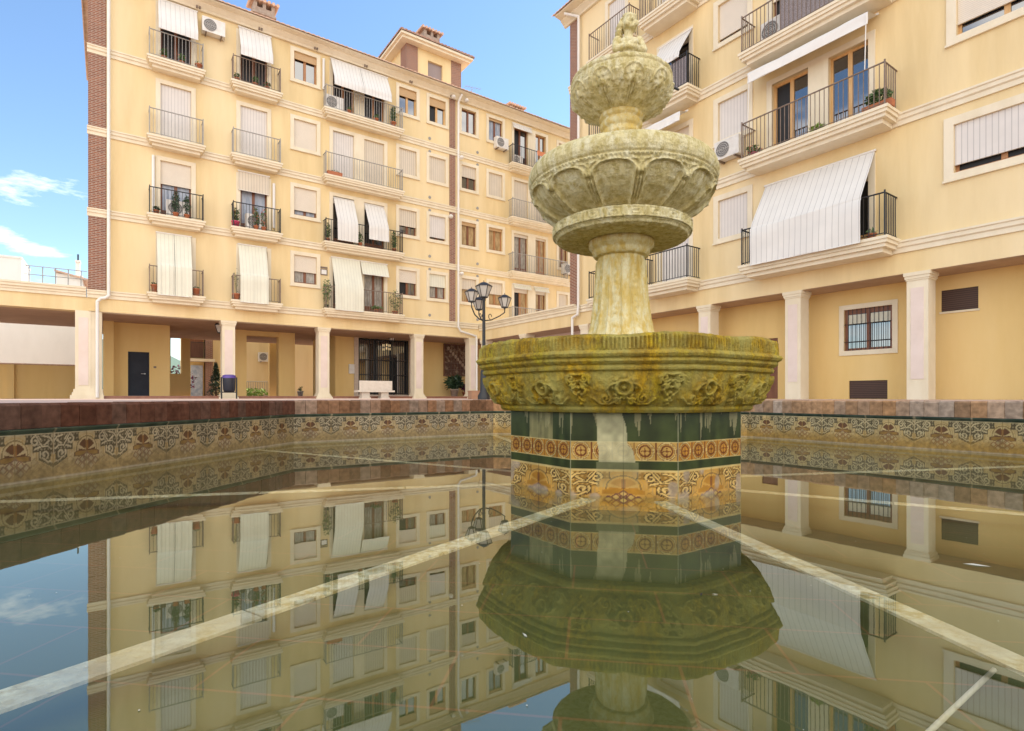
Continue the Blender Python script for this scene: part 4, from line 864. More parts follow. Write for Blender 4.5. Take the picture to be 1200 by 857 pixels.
s = MB().box(Lx(119.5), -.02, 0, .35, SOF-.012, SOF-.002); s.build('arcade_beam', 'trim', BL)
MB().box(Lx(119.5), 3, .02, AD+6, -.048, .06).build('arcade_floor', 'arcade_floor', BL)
# little flares where beam meets columns
def A2x(px, y=AD): return at_y(px, y)
s = MB(); dx0, dx1 = A2x(150), A2x(175); dz = Lz(162, 412.5, -AD)
wall_with_holes(s, A2x(121), A2x(199), .06, SOF, [(dx0, dx1, .06, dz)], AD, .12); s.add([(A2x(199), AD, .06), (A2x(199), AD+2.5, .06), (A2x(199), AD+2.5, SOF), (A2x(199), AD, SOF)], [(0, 1, 2, 3)])
s.box(A2x(121), A2x(133.5), AD-.3, AD-.01, .06, SOF)
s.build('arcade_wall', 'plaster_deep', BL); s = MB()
for a, c in ((274.5, 288.5), (326, 345)): s.box(A2x(a), A2x(c), AD-.1, AD+.4, .06, SOF)
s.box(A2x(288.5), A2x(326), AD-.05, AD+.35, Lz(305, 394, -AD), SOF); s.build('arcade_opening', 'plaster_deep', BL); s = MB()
ex = (A2x(419.5), A2x(479)); ezt = Lz(440, 397, -AD)
wall_with_holes(s, A2x(386), 3, .06, SOF, [(ex[0], ex[1], .06, ezt)], AD, .3)
s.box(A2x(386), A2x(386)+.3, AD, AD+3, .06, SOF); s.build('arcade_wall', 'plaster_deep', BL)
dr_ = MB().box(dx0+.05, dx1-.05, AD+.06, AD+.10, .07, dz-.05); dr_.box(dx0, dx0+.05, AD+.02, AD+.11, .07, dz).box(dx1-.05, dx1, AD+.02, AD+.11, .07, dz).box(dx0+.05, dx1-.05, AD+.02, AD+.11, dz-.05, dz-.003)
D_ = dr_.build('metal_door', mat('navy_metal', (.012,.016,.028), (.02,.026,.04), .6, 2, spec=.3), BL); MB().cyl((dx1-.16, AD+.02, 1.02), (dx1-.16, AD-.03, 1.02), .02).cyl((dx1-.16, AD-.03, 1.02), (dx1-.30, AD-.03, 1.02), .012).build('door_handle', 'steel', D_)
MB().box(A2x(180), A2x(180)+.10, AD-.03, AD-.003, 1.28, 1.36).build('doorbell', 'iron_brown', BL)
s = MB(); fw = .22
s.box(ex[0]-fw, ex[0], AD-.08, AD-.002, .06, ezt+fw).box(ex[1], ex[1]+fw, AD-.08, AD-.002, .06, ezt+fw).box(ex[0], ex[1], AD-.08, AD-.002, ezt, ezt+fw).box(ex[0], ex[1], AD-.2, AD+.0, .061, .15)
ent = s.build('entrance_portal', 'granite', BL)
s = MB(); n = 26
for i in range(n+1): x = ex[0]+(ex[1]-ex[0])*i/n; s.box(x-.012, x+.012, AD+.05, AD+.075, .16, ezt-.01)
for z in (.2, 1.2, 2.0, ezt-.06): s.box(ex[0], ex[1], AD+.04, AD+.085, z, z+.04)
for x in (ex[0]+.02, (ex[0]+ex[1])/2-.4, (ex[0]+ex[1])/2+.5, ex[1]-.06): s.box(x, x+.05, AD+.03, AD+.09, .15, ezt-.01)
s.build('gate', 'iron', ent); MB().box(ex[0], ex[1], AD+.22, AD+.24, .1, ezt).build('glass_door', 'glass', ent)
s = MB()
for i, (u_, v_) in enumerate(((.50, .78), (.56, .80), (.62, .79), (.50, .85), (.57, .86), (.62, .85))): x = ex[0]+(ex[1]-ex[0])*u_; s.box(x, x+.11, AD+.205, AD+.215, .1+ezt*v_, .1+ezt*v_+.12)
lm = mat('warm_lamp', (.8,.6,.3)); lm.node_tree.nodes['Principled BSDF'].inputs['Emission Color'].default_value = (1,.75,.4,1); lm.node_tree.nodes['Principled BSDF'].inputs['Emission Strength'].default_value = .35
s.build('lobby_lamp', lm, ent)
MB().box(A2x(408.5), A2x(408.5)+.28, AD-.10, AD-.012, Lz(411, 438, -AD), Lz(411, 427, -AD)).build('intercom_panel', 'ac', BL)
# grille window with crest beside the entrance
gx0, gx1 = A2x(519.5), A2x(549); gz0, gz1 = Lz(534, 441, -AD), Lz(534, 404, -AD)
gw = MB().box(gx0, gx1, AD-.08, AD-.002, gz0, gz1).build('niche_window', 'wood_dark', BL)
s = MB().box(gx0+.06, gx1-.06, AD-.10, AD-.082, gz0+.08, gz1-.06); s.build('niche_panel', mat('brown_paint', (.10,.04,.02), (.34,.24,.15), .5, 5, lo=.5, hi=.62), gw)
s = MB(); xa, za, xb, zb_ = gx0+.28, gz1-.25, gx1-.16, gz0+.35
for k in range(9): t_ = k/8; s.ell((xa+(xb-xa)*t_, AD-.105, za+(zb_-za)*t_), (.09, .012, .11), 8, 6)
s.build('pale_figure', mat('pale_paint', (.55,.45,.34), (.4,.28,.18), .6, 20), gw)
s = MB(); 
for i in range(9): x = gx0+(gx1-gx0)*i/8; s.cyl((x, AD-.17, gz0-.02), (x, AD-.17, gz1+.05), .009, .009, 5)
for i in range(6): z = gz0+(gz1-gz0)*i/5; s.cyl((gx0, AD-.17, z), (gx1, AD-.17, z), .009, .009, 5)
for x in (gx0, gx1): 
    for z in (gz0, gz1): s.cyl((x, AD-.17, z), (x, AD, z), .01, .01, 5)
xc = (gx0+gx1)/2
for sg in (1, -1):
    s.tube([(xc+sg*px_, AD-.17, gz1+.05+pz_) for px_, pz_ in ((.6, 0), (.5, .14), (.36, .12), (.3, .04), (.22, .16), (.08, .24), (.0, .18))], .014, 5)
    s.tube([(xc+sg*px_, AD-.17, gz1+.05+pz_) for px_, pz_ in spiral(.15, .08, .07, 0, 1.2)], .012, 5)
s.build('grille', 'iron_brown', gw)
# street-name plate and small vents
px0, px1 = Lx(375.5), Lx(383.5)
pl = MB().box(px0, px1, -.03, -.002, Lz(379, 322.5), Lz(379, 315.5)).box(px0, px1, -.028, -.002, Lz(379, 314.6), Lz(379, 312.8)).build('name_plate', 'iron_brown', BL)
MB().box(px0+.04, px1-.04, -.035, -.031, Lz(379, 321.5), Lz(379, 316.5)).build('plate_face', 'white', pl)
for r in range(4):
    for px in (503.5, 559.5):
        for dz_ in (.62, 2.95 if r < 3 else 2.85):
            MB().cyl((Lx(px), -.02, ZB[r]+dz_-.1), (Lx(px), -.001, ZB[r]+dz_-.1), .075, .075, 12).build('vent', 'iron_grey', BL)
def flood(b, x, z, toward=1):
    s = MB().cyl((x, -.01, z), (x, -.22, z-.02), .02, .02, 6).ell((x, -.30, z-.03), (.11, .13, .10), 12, 8); return s.build('floodlight', 'ac', b)
for px, py in ((531.5, 113), (547, 117), (541, 184), (528.5, 253), (541, 320)): flood(BL, Lx(px, .3), Lz(px, py, .3))
# left single-storey wing of the arcade
wx = Lx(-260)
s = MB().box(wx, xl-.001, .003, .5, SOF-.01, ZB[0]); s.box(wx, xl-.03, 0.5, 6.3, SOF+.25, ZB[0]); s.build('wing_beam', 'plaster', BL)
s = MB().prism([(-.0, ZB[0]), (-.05, ZB[0]), (-.05, ZB[0]+.09), (-.08, ZB[0]+.11), (-.08, ZB[0]+.17), (-.13, ZB[0]+.2), (-.13, ZB[0]+.27), (-.16, ZB[0]+.30), (-.16, ZB[0]+.36), (.3, ZB[0]+.36), (.3, ZB[0])], wx, xl-.07); s.build('cornice', 'trim', BL)
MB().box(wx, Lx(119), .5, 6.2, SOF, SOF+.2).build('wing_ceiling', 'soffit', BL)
column(BL, Lx(-70), w_=.45)

# ---- low courtyard wall beyond the wing, white neighbour, rear courtyard
yw = 6.4
LW = thing('garden_wall', Lw(0, yw), R(35), 'low ochre wall closing the open bay at the far left', 'wall')
zt_ = Lz(40, 428, -yw)
MB().box(at_y(-260, yw)-2, A2x(134)-.5, 0, .25, -.05, zt_).build('wall', 'plaster_deep', LW); MB().box(at_y(-260, yw)-2, A2x(134)-.5, -.04, .29, zt_, zt_+.06).build('wall_coping', 'tile_roof', LW)
MB().box(at_y(9, yw), at_y(9, yw)+.22, -.12, -.002, -.05, zt_).build('buttress', 'plaster_deep', LW)
WN = thing('white_house', Lw(0, 11), R(35), 'plain white neighbouring house seen through the left arcade bay', 'house')
MB().box(at_y(-300, 11), at_y(140, 11)-1, 0, 6, -.05, 4.6).build('wall', 'white', WN)
WN1 = thing('white_house', Lw(0, 20), R(35), 'white flat-roofed house block peeping over the terrace at the far left', 'house')
hx1 = at_y(25, 20); MB().box(at_y(-200, 20), hx1, 0, 4.0, 0, Lz(20, 303, -20)).build('wall', 'white', WN1); MB().box(hx1-1.9, hx1+.03, -.05, 4.05, Lz(20, 303, -20), Lz(20, 303, -20)+.12).build('parapet', 'white', WN1)
WN2 = thing('white_house', Lw(0, 22), R(35), 'small white house with brick-edged roof and chimney left of the brick corner', 'house')
h2, h3 = at_y(66, 22), at_y(97, 22); zt2 = Lz(80, 320, -22)
MB().box(h2, h3, 0, 4, 0, zt2-.1).build('wall', 'white', WN2); MB().add([(h2-.1, -.2, zt2+.12), (h3+.4, -.2, zt2-.32), (h3+.4, 4, zt2-.32), (h2-.1, 4, zt2+.12), (h2-.1, -.2, zt2+.02), (h3+.4, -.2, zt2-.42), (h3+.4, 4, zt2-.42), (h2-.1, 4, zt2+.02)], [(0, 1, 2, 3), (4, 5, 6, 7), (0, 1, 5, 4), (1, 2, 6, 5), (2, 3, 7, 6), (3, 0, 4, 7)]).build('roof', 'tile_roof', WN2)
MB().box(at_y(88, 22), at_y(93, 22), .6, 1.2, zt2-.5, zt2+.9).box(at_y(87.3, 22), at_y(93.7, 22), .5, 1.3, zt2+.9, zt2+1.02).build('chimney', 'white', WN2)
MB().cyl((at_y(90.5, 22), .9, zt2+1.0), (at_y(90.5, 22), .9, zt2+1.5), .05).build('flue', 'iron', WN2)
TR = thing('terrace_railing', Lw(0, 17), R(35), 'thin metal railing between the two white houses', 'railing'); s = MB()
for z in (0, .5, 1.0): s.cyl((at_y(28, 17), 0, Lz(50, 333, -17)+z), (at_y(102, 17), 0, Lz(50, 333, -17)+z), .025, .025, 5)
for px in (34, 50, 65, 80, 95): s.cyl((at_y(px, 17), 0, 4), (at_y(px, 17), 0, Lz(50, 333, -17)+1.0), .03, .03, 5)
s.build('rails', 'iron_grey', TR)
# rear courtyard
RC = thing('courtyard_wall', Lw(0, 9.0), R(35), 'yellow rear passage wall with an unglazed window to the hills', 'wall')
ys = 9.0; s = MB(); fx = lambda p: at_y(p, ys)
wall_with_holes(s, fx(170), fx(223), .0, SOF+1, [(fx(200), fx(212.5), Lz(205, 438, -ys), Lz(205, 392, -ys))], 0, .25); s.box(fx(223), fx(262), .02, .2, Lz(240, 394, -ys), SOF+1)
s.build('wall', 'plaster_deep', RC)
CH = thing('courtyard_house', Lw(0, 14.0), R(35), 'sunlit yellow house wall behind the arcade with a brick corner and shaded balcony', 'house')
yc = 14.0; fx = lambda p: at_y(p, yc)
s = MB().box(fx(249.5), fx(420), 0, 5, -.05, 8); s.build('wall', 'plaster', CH)
MB().box(fx(241), fx(249.4), -.03, 1, -.05, 8).build('brick_strip', 'brick', CH)
MB().box(fx(218), fx(240), .3, 4, -.05, 8).build('side_wall', 'plaster_deep', CH)
MB().box(fx(224), fx(238), .2, .29, 0, Lz(230, 428, -yc)).build('door', 'blue_door', CH); MB().box(fx(222), fx(250.5), -.5, .28, Lz(235, 424, -yc), Lz(235, 421, -yc)).build('balcony', 'trim', CH)
MB().box(fx(223), fx(238.5), .15, .29, Lz(235, 419, -yc), Lz(235, 396, -yc)).build('window', 'wood_dark', CH)
s = MB(); 
for i in range(14): x = fx(222.5)+(fx(238.5)-fx(222.5))*i/13; s.cyl((x, -.45, Lz(235, 421, -yc)), (x, -.45, Lz(235, 421, -yc)+1.0), .012, .012, 4)
s.cyl((fx(222.5), -.45, Lz(235, 421, -yc)+1), (fx(238.5), -.45, Lz(235, 421, -yc)+1), .02, .02, 5); s.build('railing', 'iron', CH)
CF = thing('courtyard_fence', Lw(0, 12.6), R(35), 'low grey iron fence in the rear courtyard under an air conditioner', 'fence'); fx = lambda p: at_y(p, 12.6); s = MB()
for i in range(22): x = fx(287)+(fx(330)-fx(287))*i/21; s.cyl((x, 0, -.05), (x, 0, 1.0), .014, .014, 4)
s.cyl((fx(287), 0, 1.0), (fx(330), 0, 1.0), .02, .02, 5).cyl((fx(287), 0, .1), (fx(330), 0, .1), .02, .02, 5); s.build('rails', 'iron_grey', CF)
CP = thing('courtyard_pillar', Lw(at_y(320.5, 10), 10), R(35), 'slim ochre pillar between the bright courtyard openings', 'pillar'); MB().box(-.22, .22, 0, .4, -.05, 4.4).build('shaft', 'plaster_deep', CP); MB().box(-.28, .28, -.06, .46, 4.1, 4.3).build('capital', 'plaster_deep', CP)
ac_unit(Lw(at_y(310, 13.95), 13.95, Lz(310, 424, -13.9)), R(35), 'air conditioner on the sunny rear courtyard wall seen through the arcade', .8, .6)
# hill with houses beyond
hb = MB(); n = 40; hv = []
for i in range(n+1):
    x = -260+300*i/n; h = 20+12*math.sin(i*.35)+6*math.sin(i*.9+1)+rng.uniform(-1, 1); hv += [(x, 170, -.1), (x, 220, h*.55), (x, 300, h), (x, 420, -.1)]
hb.add(hv, [(4*i+j, 4*i+4+j, 4*i+5+j, 4*i+1+j) for i in range(n) for j in range(3)], 0, True); hb.build('hills', 'hill', kind='structure')
bgv = thing('bougainvillea_bush', Lw(at_y(206, 10.5), 10.5), R(35), 'dark magenta bush outside the unglazed rear window', 'bush'); MB().leaves((0, 0, .9), (1.0, .5, .9), 500, .09).build('foliage', 'bougainvillea', bgv); MB().cyl((0, 0, -.05), (0, 0, 1.2), .05, .03).build('stem', 'wood_dark', bgv)
bs = thing('conifer_bush', Lw(at_y(253, 9.6), 9.6), R(35), 'dark green conical bush behind the waste bin column', 'bush'); f_ = MB()
for k in range(10): z = .3+k*.2; f_.leaves((0, 0, z*.85), ((1-k/11)*.5, (1-k/11)*.5, .2), 120, .07)
f_.build('foliage', 'leaf_dark', bs); MB().cyl((0, 0, -.05), (0, 0, 2.0), .06, .03).build('trunk', 'wood_dark', bs)
gb = thing('courtyard_bush', Lw(at_y(297, 11.8), 11.8), R(35), 'low bright green shrub at the courtyard fence', 'bush'); MB().leaves((0, 0, .3), (1.0, .4, .28), 400, .1).build('foliage', 'leaf_yellow', gb); MB().box(-1, 1, -.4, .4, -.05, .08).build('planter', 'granite', gb)
pot_plant(Lw(at_y(352, 6.5), 6.5, .06), 'small white pot with a sprig on the bright passage floor', .25, .12, 'leaf', 'white', .16, .3, 40, group='potted plants on the ground')

# ============================================================ RIGHT BUILDING
BR = thing('apartment_building', CORNER, R(-55), 'tall apartment block on the right with wide balconies above a columned arcade', 'building')
ZR = [3.57, 6.72, 9.87, 13.02]; TOPR = 16.2; SOR = 3.05
rl, rr1 = Rx(668.5), Rx(1200)+9
holes = []
def RWIN(pa, pb, r, sh, sa, pa_, sm_, z0=1.54, z1=2.77, blind=False, fw=.17):
    x0, x1 = Rx(pa), Rx(pb) if not isinstance(pb, str) else Rx(pa)+float(pb); holes.append((x0, x1, ZR[r]+z0, ZR[r]+z1)); return window(BR, x0, x1, ZR[r]+z0, ZR[r]+z1, sh, sa, pa_, shutm=sm_, fw=fw, blind_out=blind)
RWIN(842, 876.5, 3, 1, 'wood_dark', 'glass', 'shutter'); RWIN(842, 876.5, 2, .86, 'wood_dark', 'lace', 'shutter'); RWIN(842, 876.5, 1, 1, 'wood_dark', 'glass', 'slat_door'); RWIN(842, 876.5, 0, 1, 'wood_dark', 'glass', 'slat_door')
for r, a in ((1, (.72, 'wood_light', 'glass', 'shutter')), (0, (.80, 'wood_mid', 'dark', 'slat_door')), (2, (.5, 'wood_light', 'glass', 'shutter'))):
    RWIN(1118 if r == 0 else 1121, '1.75', r, *a, z0=1.62, z1=2.74, blind=(r == 0), fw=.19)
for r, a in ((1, (.6, 'wood_light', 'glass', 'shutter')), (0, (1, 'wood_mid', 'glass', 'shutter')), (2, (.5, 'wood_light', 'glass', 'shutter'))):
    x0 = Rx(1200)+2.6; holes.append((x0, x0+1.5, ZR[r]+1.62, ZR[r]+2.74)); window(BR, x0, x0+1.5, ZR[r]+1.62, ZR[r]+2.74, a[0], a[1], a[2], shutm=a[3])
def RD(pa, pb, r, sh, sa, pa_, sm_, z1=2.53, op=False):
    x0, x1 = Rx(pa), Rx(pb); holes.append((x0, x1, ZR[r]+.34, ZR[r]+z1)); return window(BR, x0, x1, ZR[r]+.34, ZR[r]+z1, sh, sa, pa_, True, sm_, openleaf=op)
for r in range(4): RD(713, 733, r, 1 if r != 1 else .4, 'wood_dark', 'glass', 'slat_door' if r == 3 else 'shutter')
for r in range(4): RD(774.5, 808, r, {3: 1, 2: .1, 1: .25, 0: 1}[r], 'wood_dark', 'glass', 'slat_door' if r in (0, 3) else 'shutter')
dd = [Rx(v) for v in (905, 947.5, 971, 1018)]
td = {3: ((1,'wood_light','glass','shutter',False),)*2, 2: ((.3,'wood_dark','dark','shutter',False), (.3,'wood_dark','dark','shutter',False)), 1: ((0,'wood_light','glass','shutter',True), (0,'wood_light','glass','shutter',False)), 0: ((.2,'wood_light','dark','shutter',False), (.2,'wood_light','dark','shutter',False))}
for r in range(4): twin(BR, *dd, ZR[r]+.34, ZR[r]+2.53, *td[r])
w = MB(); wall_with_holes(w, rl, rr1, SOR, TOPR, holes); DEPR = 10
w.add([(rl, 0, SOR), (rl, DEPR, SOR), (rl, DEPR, TOPR), (rl, 0, TOPR)], [(0, 1, 2, 3)]).add([(rr1, 0, 0), (rr1, DEPR, 0), (rr1, DEPR, TOPR), (rr1, 0, TOPR)], [(0, 1, 2, 3)]).add([(rl, DEPR, 0), (rr1, DEPR, 0), (rr1, DEPR, TOPR), (rl, DEPR, TOPR)], [(0, 1, 2, 3)])
w.build('wall', 'plaster', BR); MB().box(rl, rr1, .24, .3, SOR+.3, TOPR).build('inner_wall', 'dark', BR)
for z in ZR: band(BR, rl-.04 if z > 4 else .02, rr1, z)
# terrace parapet between the corner and the upper floors
MB().box(.0, rl-.01, .0, .5, SOR, ZR[0]).build('terrace_beam', 'plaster', BR)
MB().prism([(-.10, ZR[0]+.29), (-.16, ZR[0]+.31), (-.16, ZR[0]+.38), (.3, ZR[0]+.38), (.3, ZR[0]+.29)], .02, rl+.4).build('terrace_cornice', 'trim', BR)
MB().box(.02, rl, .3, 9, SOR+.2, ZR[0]+.2).build('terrace_deck', 'pink_trim', BR)
bx = (rl, Rx(678)); s = MB()
for a, c in zip([z+.29 for z in ZR], ZR[1:]+[TOPR-.1]): s.box(bx[0]-.01, bx[1], -.02, -.001, a, c)
s.build('brick_strip', 'brick', BR)
rfR = roof(BR, rl, rr1, TOPR, DEPR, over=.62)
pipe(BR, [(Rx(672), TOPR-.02, -.5), (Rx(681.5), TOPR-.3, -.16), (Rx(681.5), ZR[0]+.2, -.18), (Rx(681.5)-.05, ZR[0]-.1, -.18), (Rx(674), ZR[0]-.2, -.16), (Rx(674), -.05, -.16)])
for (pa, pb), rails, cc_ in (((701, 751), ('iron', 'iron', 'iron', 'iron_brown'), 'a'), ((764, 822.5), ('iron', 'iron_brown', 'iron', 'iron_brown'), 'b'), ((883, 1054.5), ('iron', 'iron_brown', 'iron_brown', 'iron_brown'), 'd')):
    for r in range(4): SL[cc_, r] = slab(BR, Rx(pa), Rx(pb), ZR[r], .75 if cc_ != 'a' else .6, rail=rails[r], rh=1.05)
def RCu(x0, x1, zs, m='fabric', panels=1): return curtain(BR, x0, x1, zs, m, panels=panels)
RCu(Rx(898), Rx(1026), [(-.05, ZR[0]+2.72), (-.80, ZR[0]+1.40), (-.84, ZR[0]+1.30), (-.86, ZR[0]+.26)], 'fabric', 1)
# folded valance awning above the second-floor doors
RCu(Rx(890), Rx(1030), [(-.10, ZR[1]+2.98), (-.62, ZR[1]+2.86), (-.64, ZR[1]+2.56)], 'white')
s = MB()
for x in (Rx(892), Rx(1028)): s.cyl((x, -.62, ZR[1]+2.84), (x, -.70, ZR[1]+1.4), .012, .012, 6)
s.build('awning_arm', 'white', BR)
RCu(Rx(775), Rx(812), [(-.06, ZR[2]+2.55), (-.72, ZR[2]+1.55), (-.74, ZR[2]+1.38)])
RCu(Rx(764), Rx(812), [(-.30, ZR[1]+2.85), (-.68, ZR[1]+2.75), (-.70, ZR[1]+2.45)], 'white')
# right arcade
for px in (684.5, 825.5, 929, 1075): column(BR, Rx(px), SOR, .225, flare=0)
column(BR, Rx(613), SOR, .225); column(BR, .35, SOR, .2)
for k in range(1, 3): column(BR, Rx(1075)+(Rx(1075)-Rx(929))*k, SOR, .225)
AR = 1.06; ry = lambda px: DL-_uv(px)[1]*(DR+AR)/_uv(px)[0]; rz = lambda px, py: (466-py)/F*(DR+AR)/_uv(px)[0]
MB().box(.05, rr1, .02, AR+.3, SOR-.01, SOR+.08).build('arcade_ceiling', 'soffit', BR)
s = MB(); gh = (ry(989.5), ry(1046), rz(989.5, 410), rz(989.5, 363)); gh = (gh[0], gh[1], rz(1018, 410), rz(1018, 360.5))
v1 = (ry(1103), ry(1146.5), rz(1103, 366), rz(1103, 341)); v2 = (ry(995), ry(1040), -.04, rz(1017, 446)); v3 = (ry(893), ry(911.5), -.04, rz(900, 397))
wall_with_holes(s, rl+.4, rr1, -.05, SOR, [gh, v1, v2, v3], AR, .12); s.build('arcade_wall', 'plaster_deep', BR)
s = MB().box(rl+.4, rr1, AR+.3, AR+.36, -.05, SOR); s.build('inner_wall', 'dark', BR)
gw = window  # ground-floor barred window
x0, x1, z0, z1 = gh; s = MB(); fw = .13; s.box(x0-fw, x0, AR-.035, AR-.002, z0-fw, z1+fw).box(x1, x1+fw, AR-.035, AR-.002, z0-fw, z1+fw).box(x0, x1, AR-.035, AR-.002, z1, z1+fw).box(x0, x1, AR-.035, AR-.002, z0-fw, z0)
W1 = s.build('window', 'trim', BR); s = MB(); t_ = .07; yy = AR+.05
s.box(x0, x0+t_, yy, yy+.05, z0, z1).box(x1-t_, x1, yy, yy+.05, z0, z1).box(x0, x1, yy-.002, yy+.052, z1-.14, z1).box(x0, x1, yy-.002, yy+.052, z0, z0+t_).box((x0+x1)/2-.05, (x0+x1)/2+.05, yy-.001, yy+.051, z0, z1); s.build('sash', 'wood_dark', W1)
MB().box(x0+.01, x1-.01, yy+.03, yy+.035, z0, z1).build('pane', 'glass', W1); MB().box(x0+t_, x1-t_, yy+.012, yy+.022, z1-.42, z1-.15).build('half_curtain', 'fabric_cream', W1)
s = MB()
for i in range(1, 11): x = x0+(x1-x0)*i/11; s.cyl((x, AR+.0, z0), (x, AR+.0, z1), .009, .009, 5)
for z in (z0+.25, z1-.42): s.cyl((x0, AR+.0, z), (x1, AR, z), .009, .009, 5)
s.build('bars', 'iron', W1)
for v in (v1, v2): MB().box(v[0]+.001, v[1]-.001, AR+.03, AR+.06, v[2], v[3]-.001).build('vent_grille', 'vent_dark', BR)
MB().box(v1[0]-.03, v1[1]+.03, AR-.03, AR-.002, v1[2]-.05, v1[2]-.001).build('vent_sill', 'trim', BR)
MB().box(v3[0], v3[1], AR+.04, AR+.08, v3[2], v3[3]).build('dark_door', 'wood_dark', BR)
# wicker screen on the third-floor balcony
p_ = SL['d', 2][1]; MB().box(Rx(883)+1.2, Rx(1054)-.1, -.66, -.645, p_+.08, p_+1.0).build('wicker_screen', 'wicker', BR)
MB().box(Rx(770)+.0, Rx(822)-.1, -.66, -.645, SL['b', 2][1]+.08, SL['b', 2][1]+.98).build('wicker_screen', 'wicker', BR)
for px in (903, 915): pass
# cable on the wall over the windows, right
# ============================================================ AIR CONDITIONERS
def LA(px, py, r, label, off=0, w=.82, **k): return ac_unit(Lw(Lx(px, off), -off-.0, Lz(px, py, off)), R(35), label, w, **k)
LA(249.5, 44, 3, 'air conditioner on the wall right of the top left striped awning', .02)
for c, px, lab in (('A', 208, 'air conditioner standing behind black railing of the far left third-row balcony'), ('B', 299, 'air conditioner behind black railing with red flowers and a pink pot')):
    ac_unit(Lw(Lx(px, .25), -.12, SL[c, 1][1]+.05), R(35), lab, .75, .6, .26, False, -.08)
ac_unit(Lw(Lx(391, .2), -.08, SL['D', 3][1]+.05), R(35), 'air conditioner on the wide top balcony under a double awning', .8, .6, .28, False)
ac_unit(Lw(Lx(585.5, .02), -.02, Lz(585.5, 176, .02)), R(35), 'air conditioner below a top-floor window beside the black balcony', .78)
ac_unit(Lw(Lx(663.5, .02), -.02, Lz(663.5, 322, .02)), R(35), 'air conditioner beside the brick strip at the corner of the two blocks', .75)
ac_unit(Lw(Lx(606, .3), -.18, SL['I', 3][1]+.04), R(35), 'small white unit standing on the black top-floor balcony', .6, .42, .25, False)
ac_unit(Rw(Rx(890)+.75, -.2, SL['d', 2][1]+.05), R(-55), 'air conditioner behind a brown railing with a wicker screen', .85, .62, .3, False)
ac_unit(Rw(Rx(858, .02), -.03, Rz(858, 187, .02)), R(-55), 'air conditioner on brackets under the right block window beside the large bowl', .85)
# ============================================================ POTTED PLANTS
def LP(px, c, row, off, label, **k): return pot_plant(Lw(Lx(px, off), -off, SL[c, row][1]), label, **k)
LP(192, 'A', 3, .30, 'red potted flowers at the left of the top left balcony', h=.3, flowers=14)
LP(213, 'A', 3, .30, 'potted flowers in the middle of the top left balcony', h=.3, flowers=18)
LP(233, 'A', 3, .36, 'terracotta pot alone at the right end of the top left balcony', h=.1, n=15, ph=.22, pr=.13)
LP(278, 'B', 3, .32, 'terracotta pot with dark plant at left end of the second top balcony', h=.2, n=60)
LP(299, 'B', 3, .32, 'green plant in the middle of the second top balcony', h=.3, n=80)
LP(313, 'B', 3, .32, 'reddish plant near the right post of the second top balcony', h=.2, flowers=16)
LP(183, 'A', 1, .34, 'dark trough plant at the left corner of the black left balcony', h=.15, n=60, leaf='leaf_dark')
LP(219, 'A', 1, .42, 'hanging green plant above the air conditioner of the black left balcony', h=.7, n=150, leaf='leaf_dark')
LP(206, 'A', 1, .44, 'bushy plant climbing the black railing of the left balcony', h=.8, n=170, leaf='leaf_dark')
LP(276, 'B', 1, .32, 'bright pink pot with red leaved plant behind black railing', h=.55, n=120, pot='pink_pot', pr=.15, ph=.24, flowers=50, long=2)
LP(300, 'B', 1, .42, 'red flowers standing on the black railed balcony beside the pink pot', h=.8, n=120, flowers=60)
LP(309, 'B', 1, .42, 'tall red geranium right of the air conditioner on the black balcony', h=.75, n=90, flowers=60)
LP(182, 'A', 0, .35, 'terracotta pot left of the full-length blind on the left balcony', h=.1, n=20, pr=.14, ph=.3)
LP(230, 'A', 0, .35, 'terracotta pot right of the full-length blind on the left balcony', h=.1, n=20, pr=.14, ph=.3)
LP(277, 'B', 0, .35, 'terracotta pot with a bare twig plant left of the second full blind', h=1.1, n=26, pr=.15, ph=.26, size=.04)
LP(409, 'D', 3, .4, 'terracotta pot under the double awning near the air conditioner', h=.15, n=40)
LP(441, 'D', 3, .4, 'terracotta pot with leaves under the right half of the double awning', h=.2, n=60)
LP(461, 'D', 3, .35, 'tall spiky plant in terracotta pot at the right end under the double awning', h=.75, n=160, pr=.14, ph=.25, long=2.6)
LP(392, 'D', 2, .4, 'row of terracotta pots on the pale wide balcony', h=.08, n=30, box=True)
LP(384, 'D', 1, .3, 'green plant in the left corner of the wide black balcony', h=.7, n=140)
LP(422, 'D', 1, .4, 'small plant between the two hanging blinds on the black balcony', h=.5, n=90)
LP(462, 'D', 1, .35, 'climbing plant at the right end of the wide black balcony', h=.85, n=200)
LP(383, 'D', 0, .35, 'leafy plant in dark pot by the name plate on the lowest wide balcony', h=1.15, n=200, pot='leaf_dark', r=.2)
LP(441, 'D', 0, .35, 'low green plant at the foot of the brown balcony door', h=.15, n=100, r=.3)
LP(463, 'D', 0, .3, 'trailing plant over the right end of the lowest wide balcony', h=1.0, n=150, r=.3, pr=.14)
def RP_(px, c, row, off, label, **k): o = pot_plant(Rw(Rx(px, off), -off, SL[c, row][1]), label, **k); o.rotation_euler.z = R(-55); return o
RP_(1029, 'd', 1, .52, 'rectangular terracotta trough with bushy green plant at the right balcony corner', h=.36, n=420, box=True, leaf='leaf', size=.045)
RP_(959, 'd', 1, .45, 'round yellow green plant between the two wooden balcony doors', h=.16, n=160, leaf='leaf_yellow', ph=.1, r=.2)
RP_(884, 'd', 1, .5, 'low red and green pots at the left corner of the right balcony', h=.18, n=120, flowers=30, r=.25, pot='pink_pot')
RP_(1022, 'd', 0, .5, 'small pot hidden at the side of the large blind', h=.1, n=20)
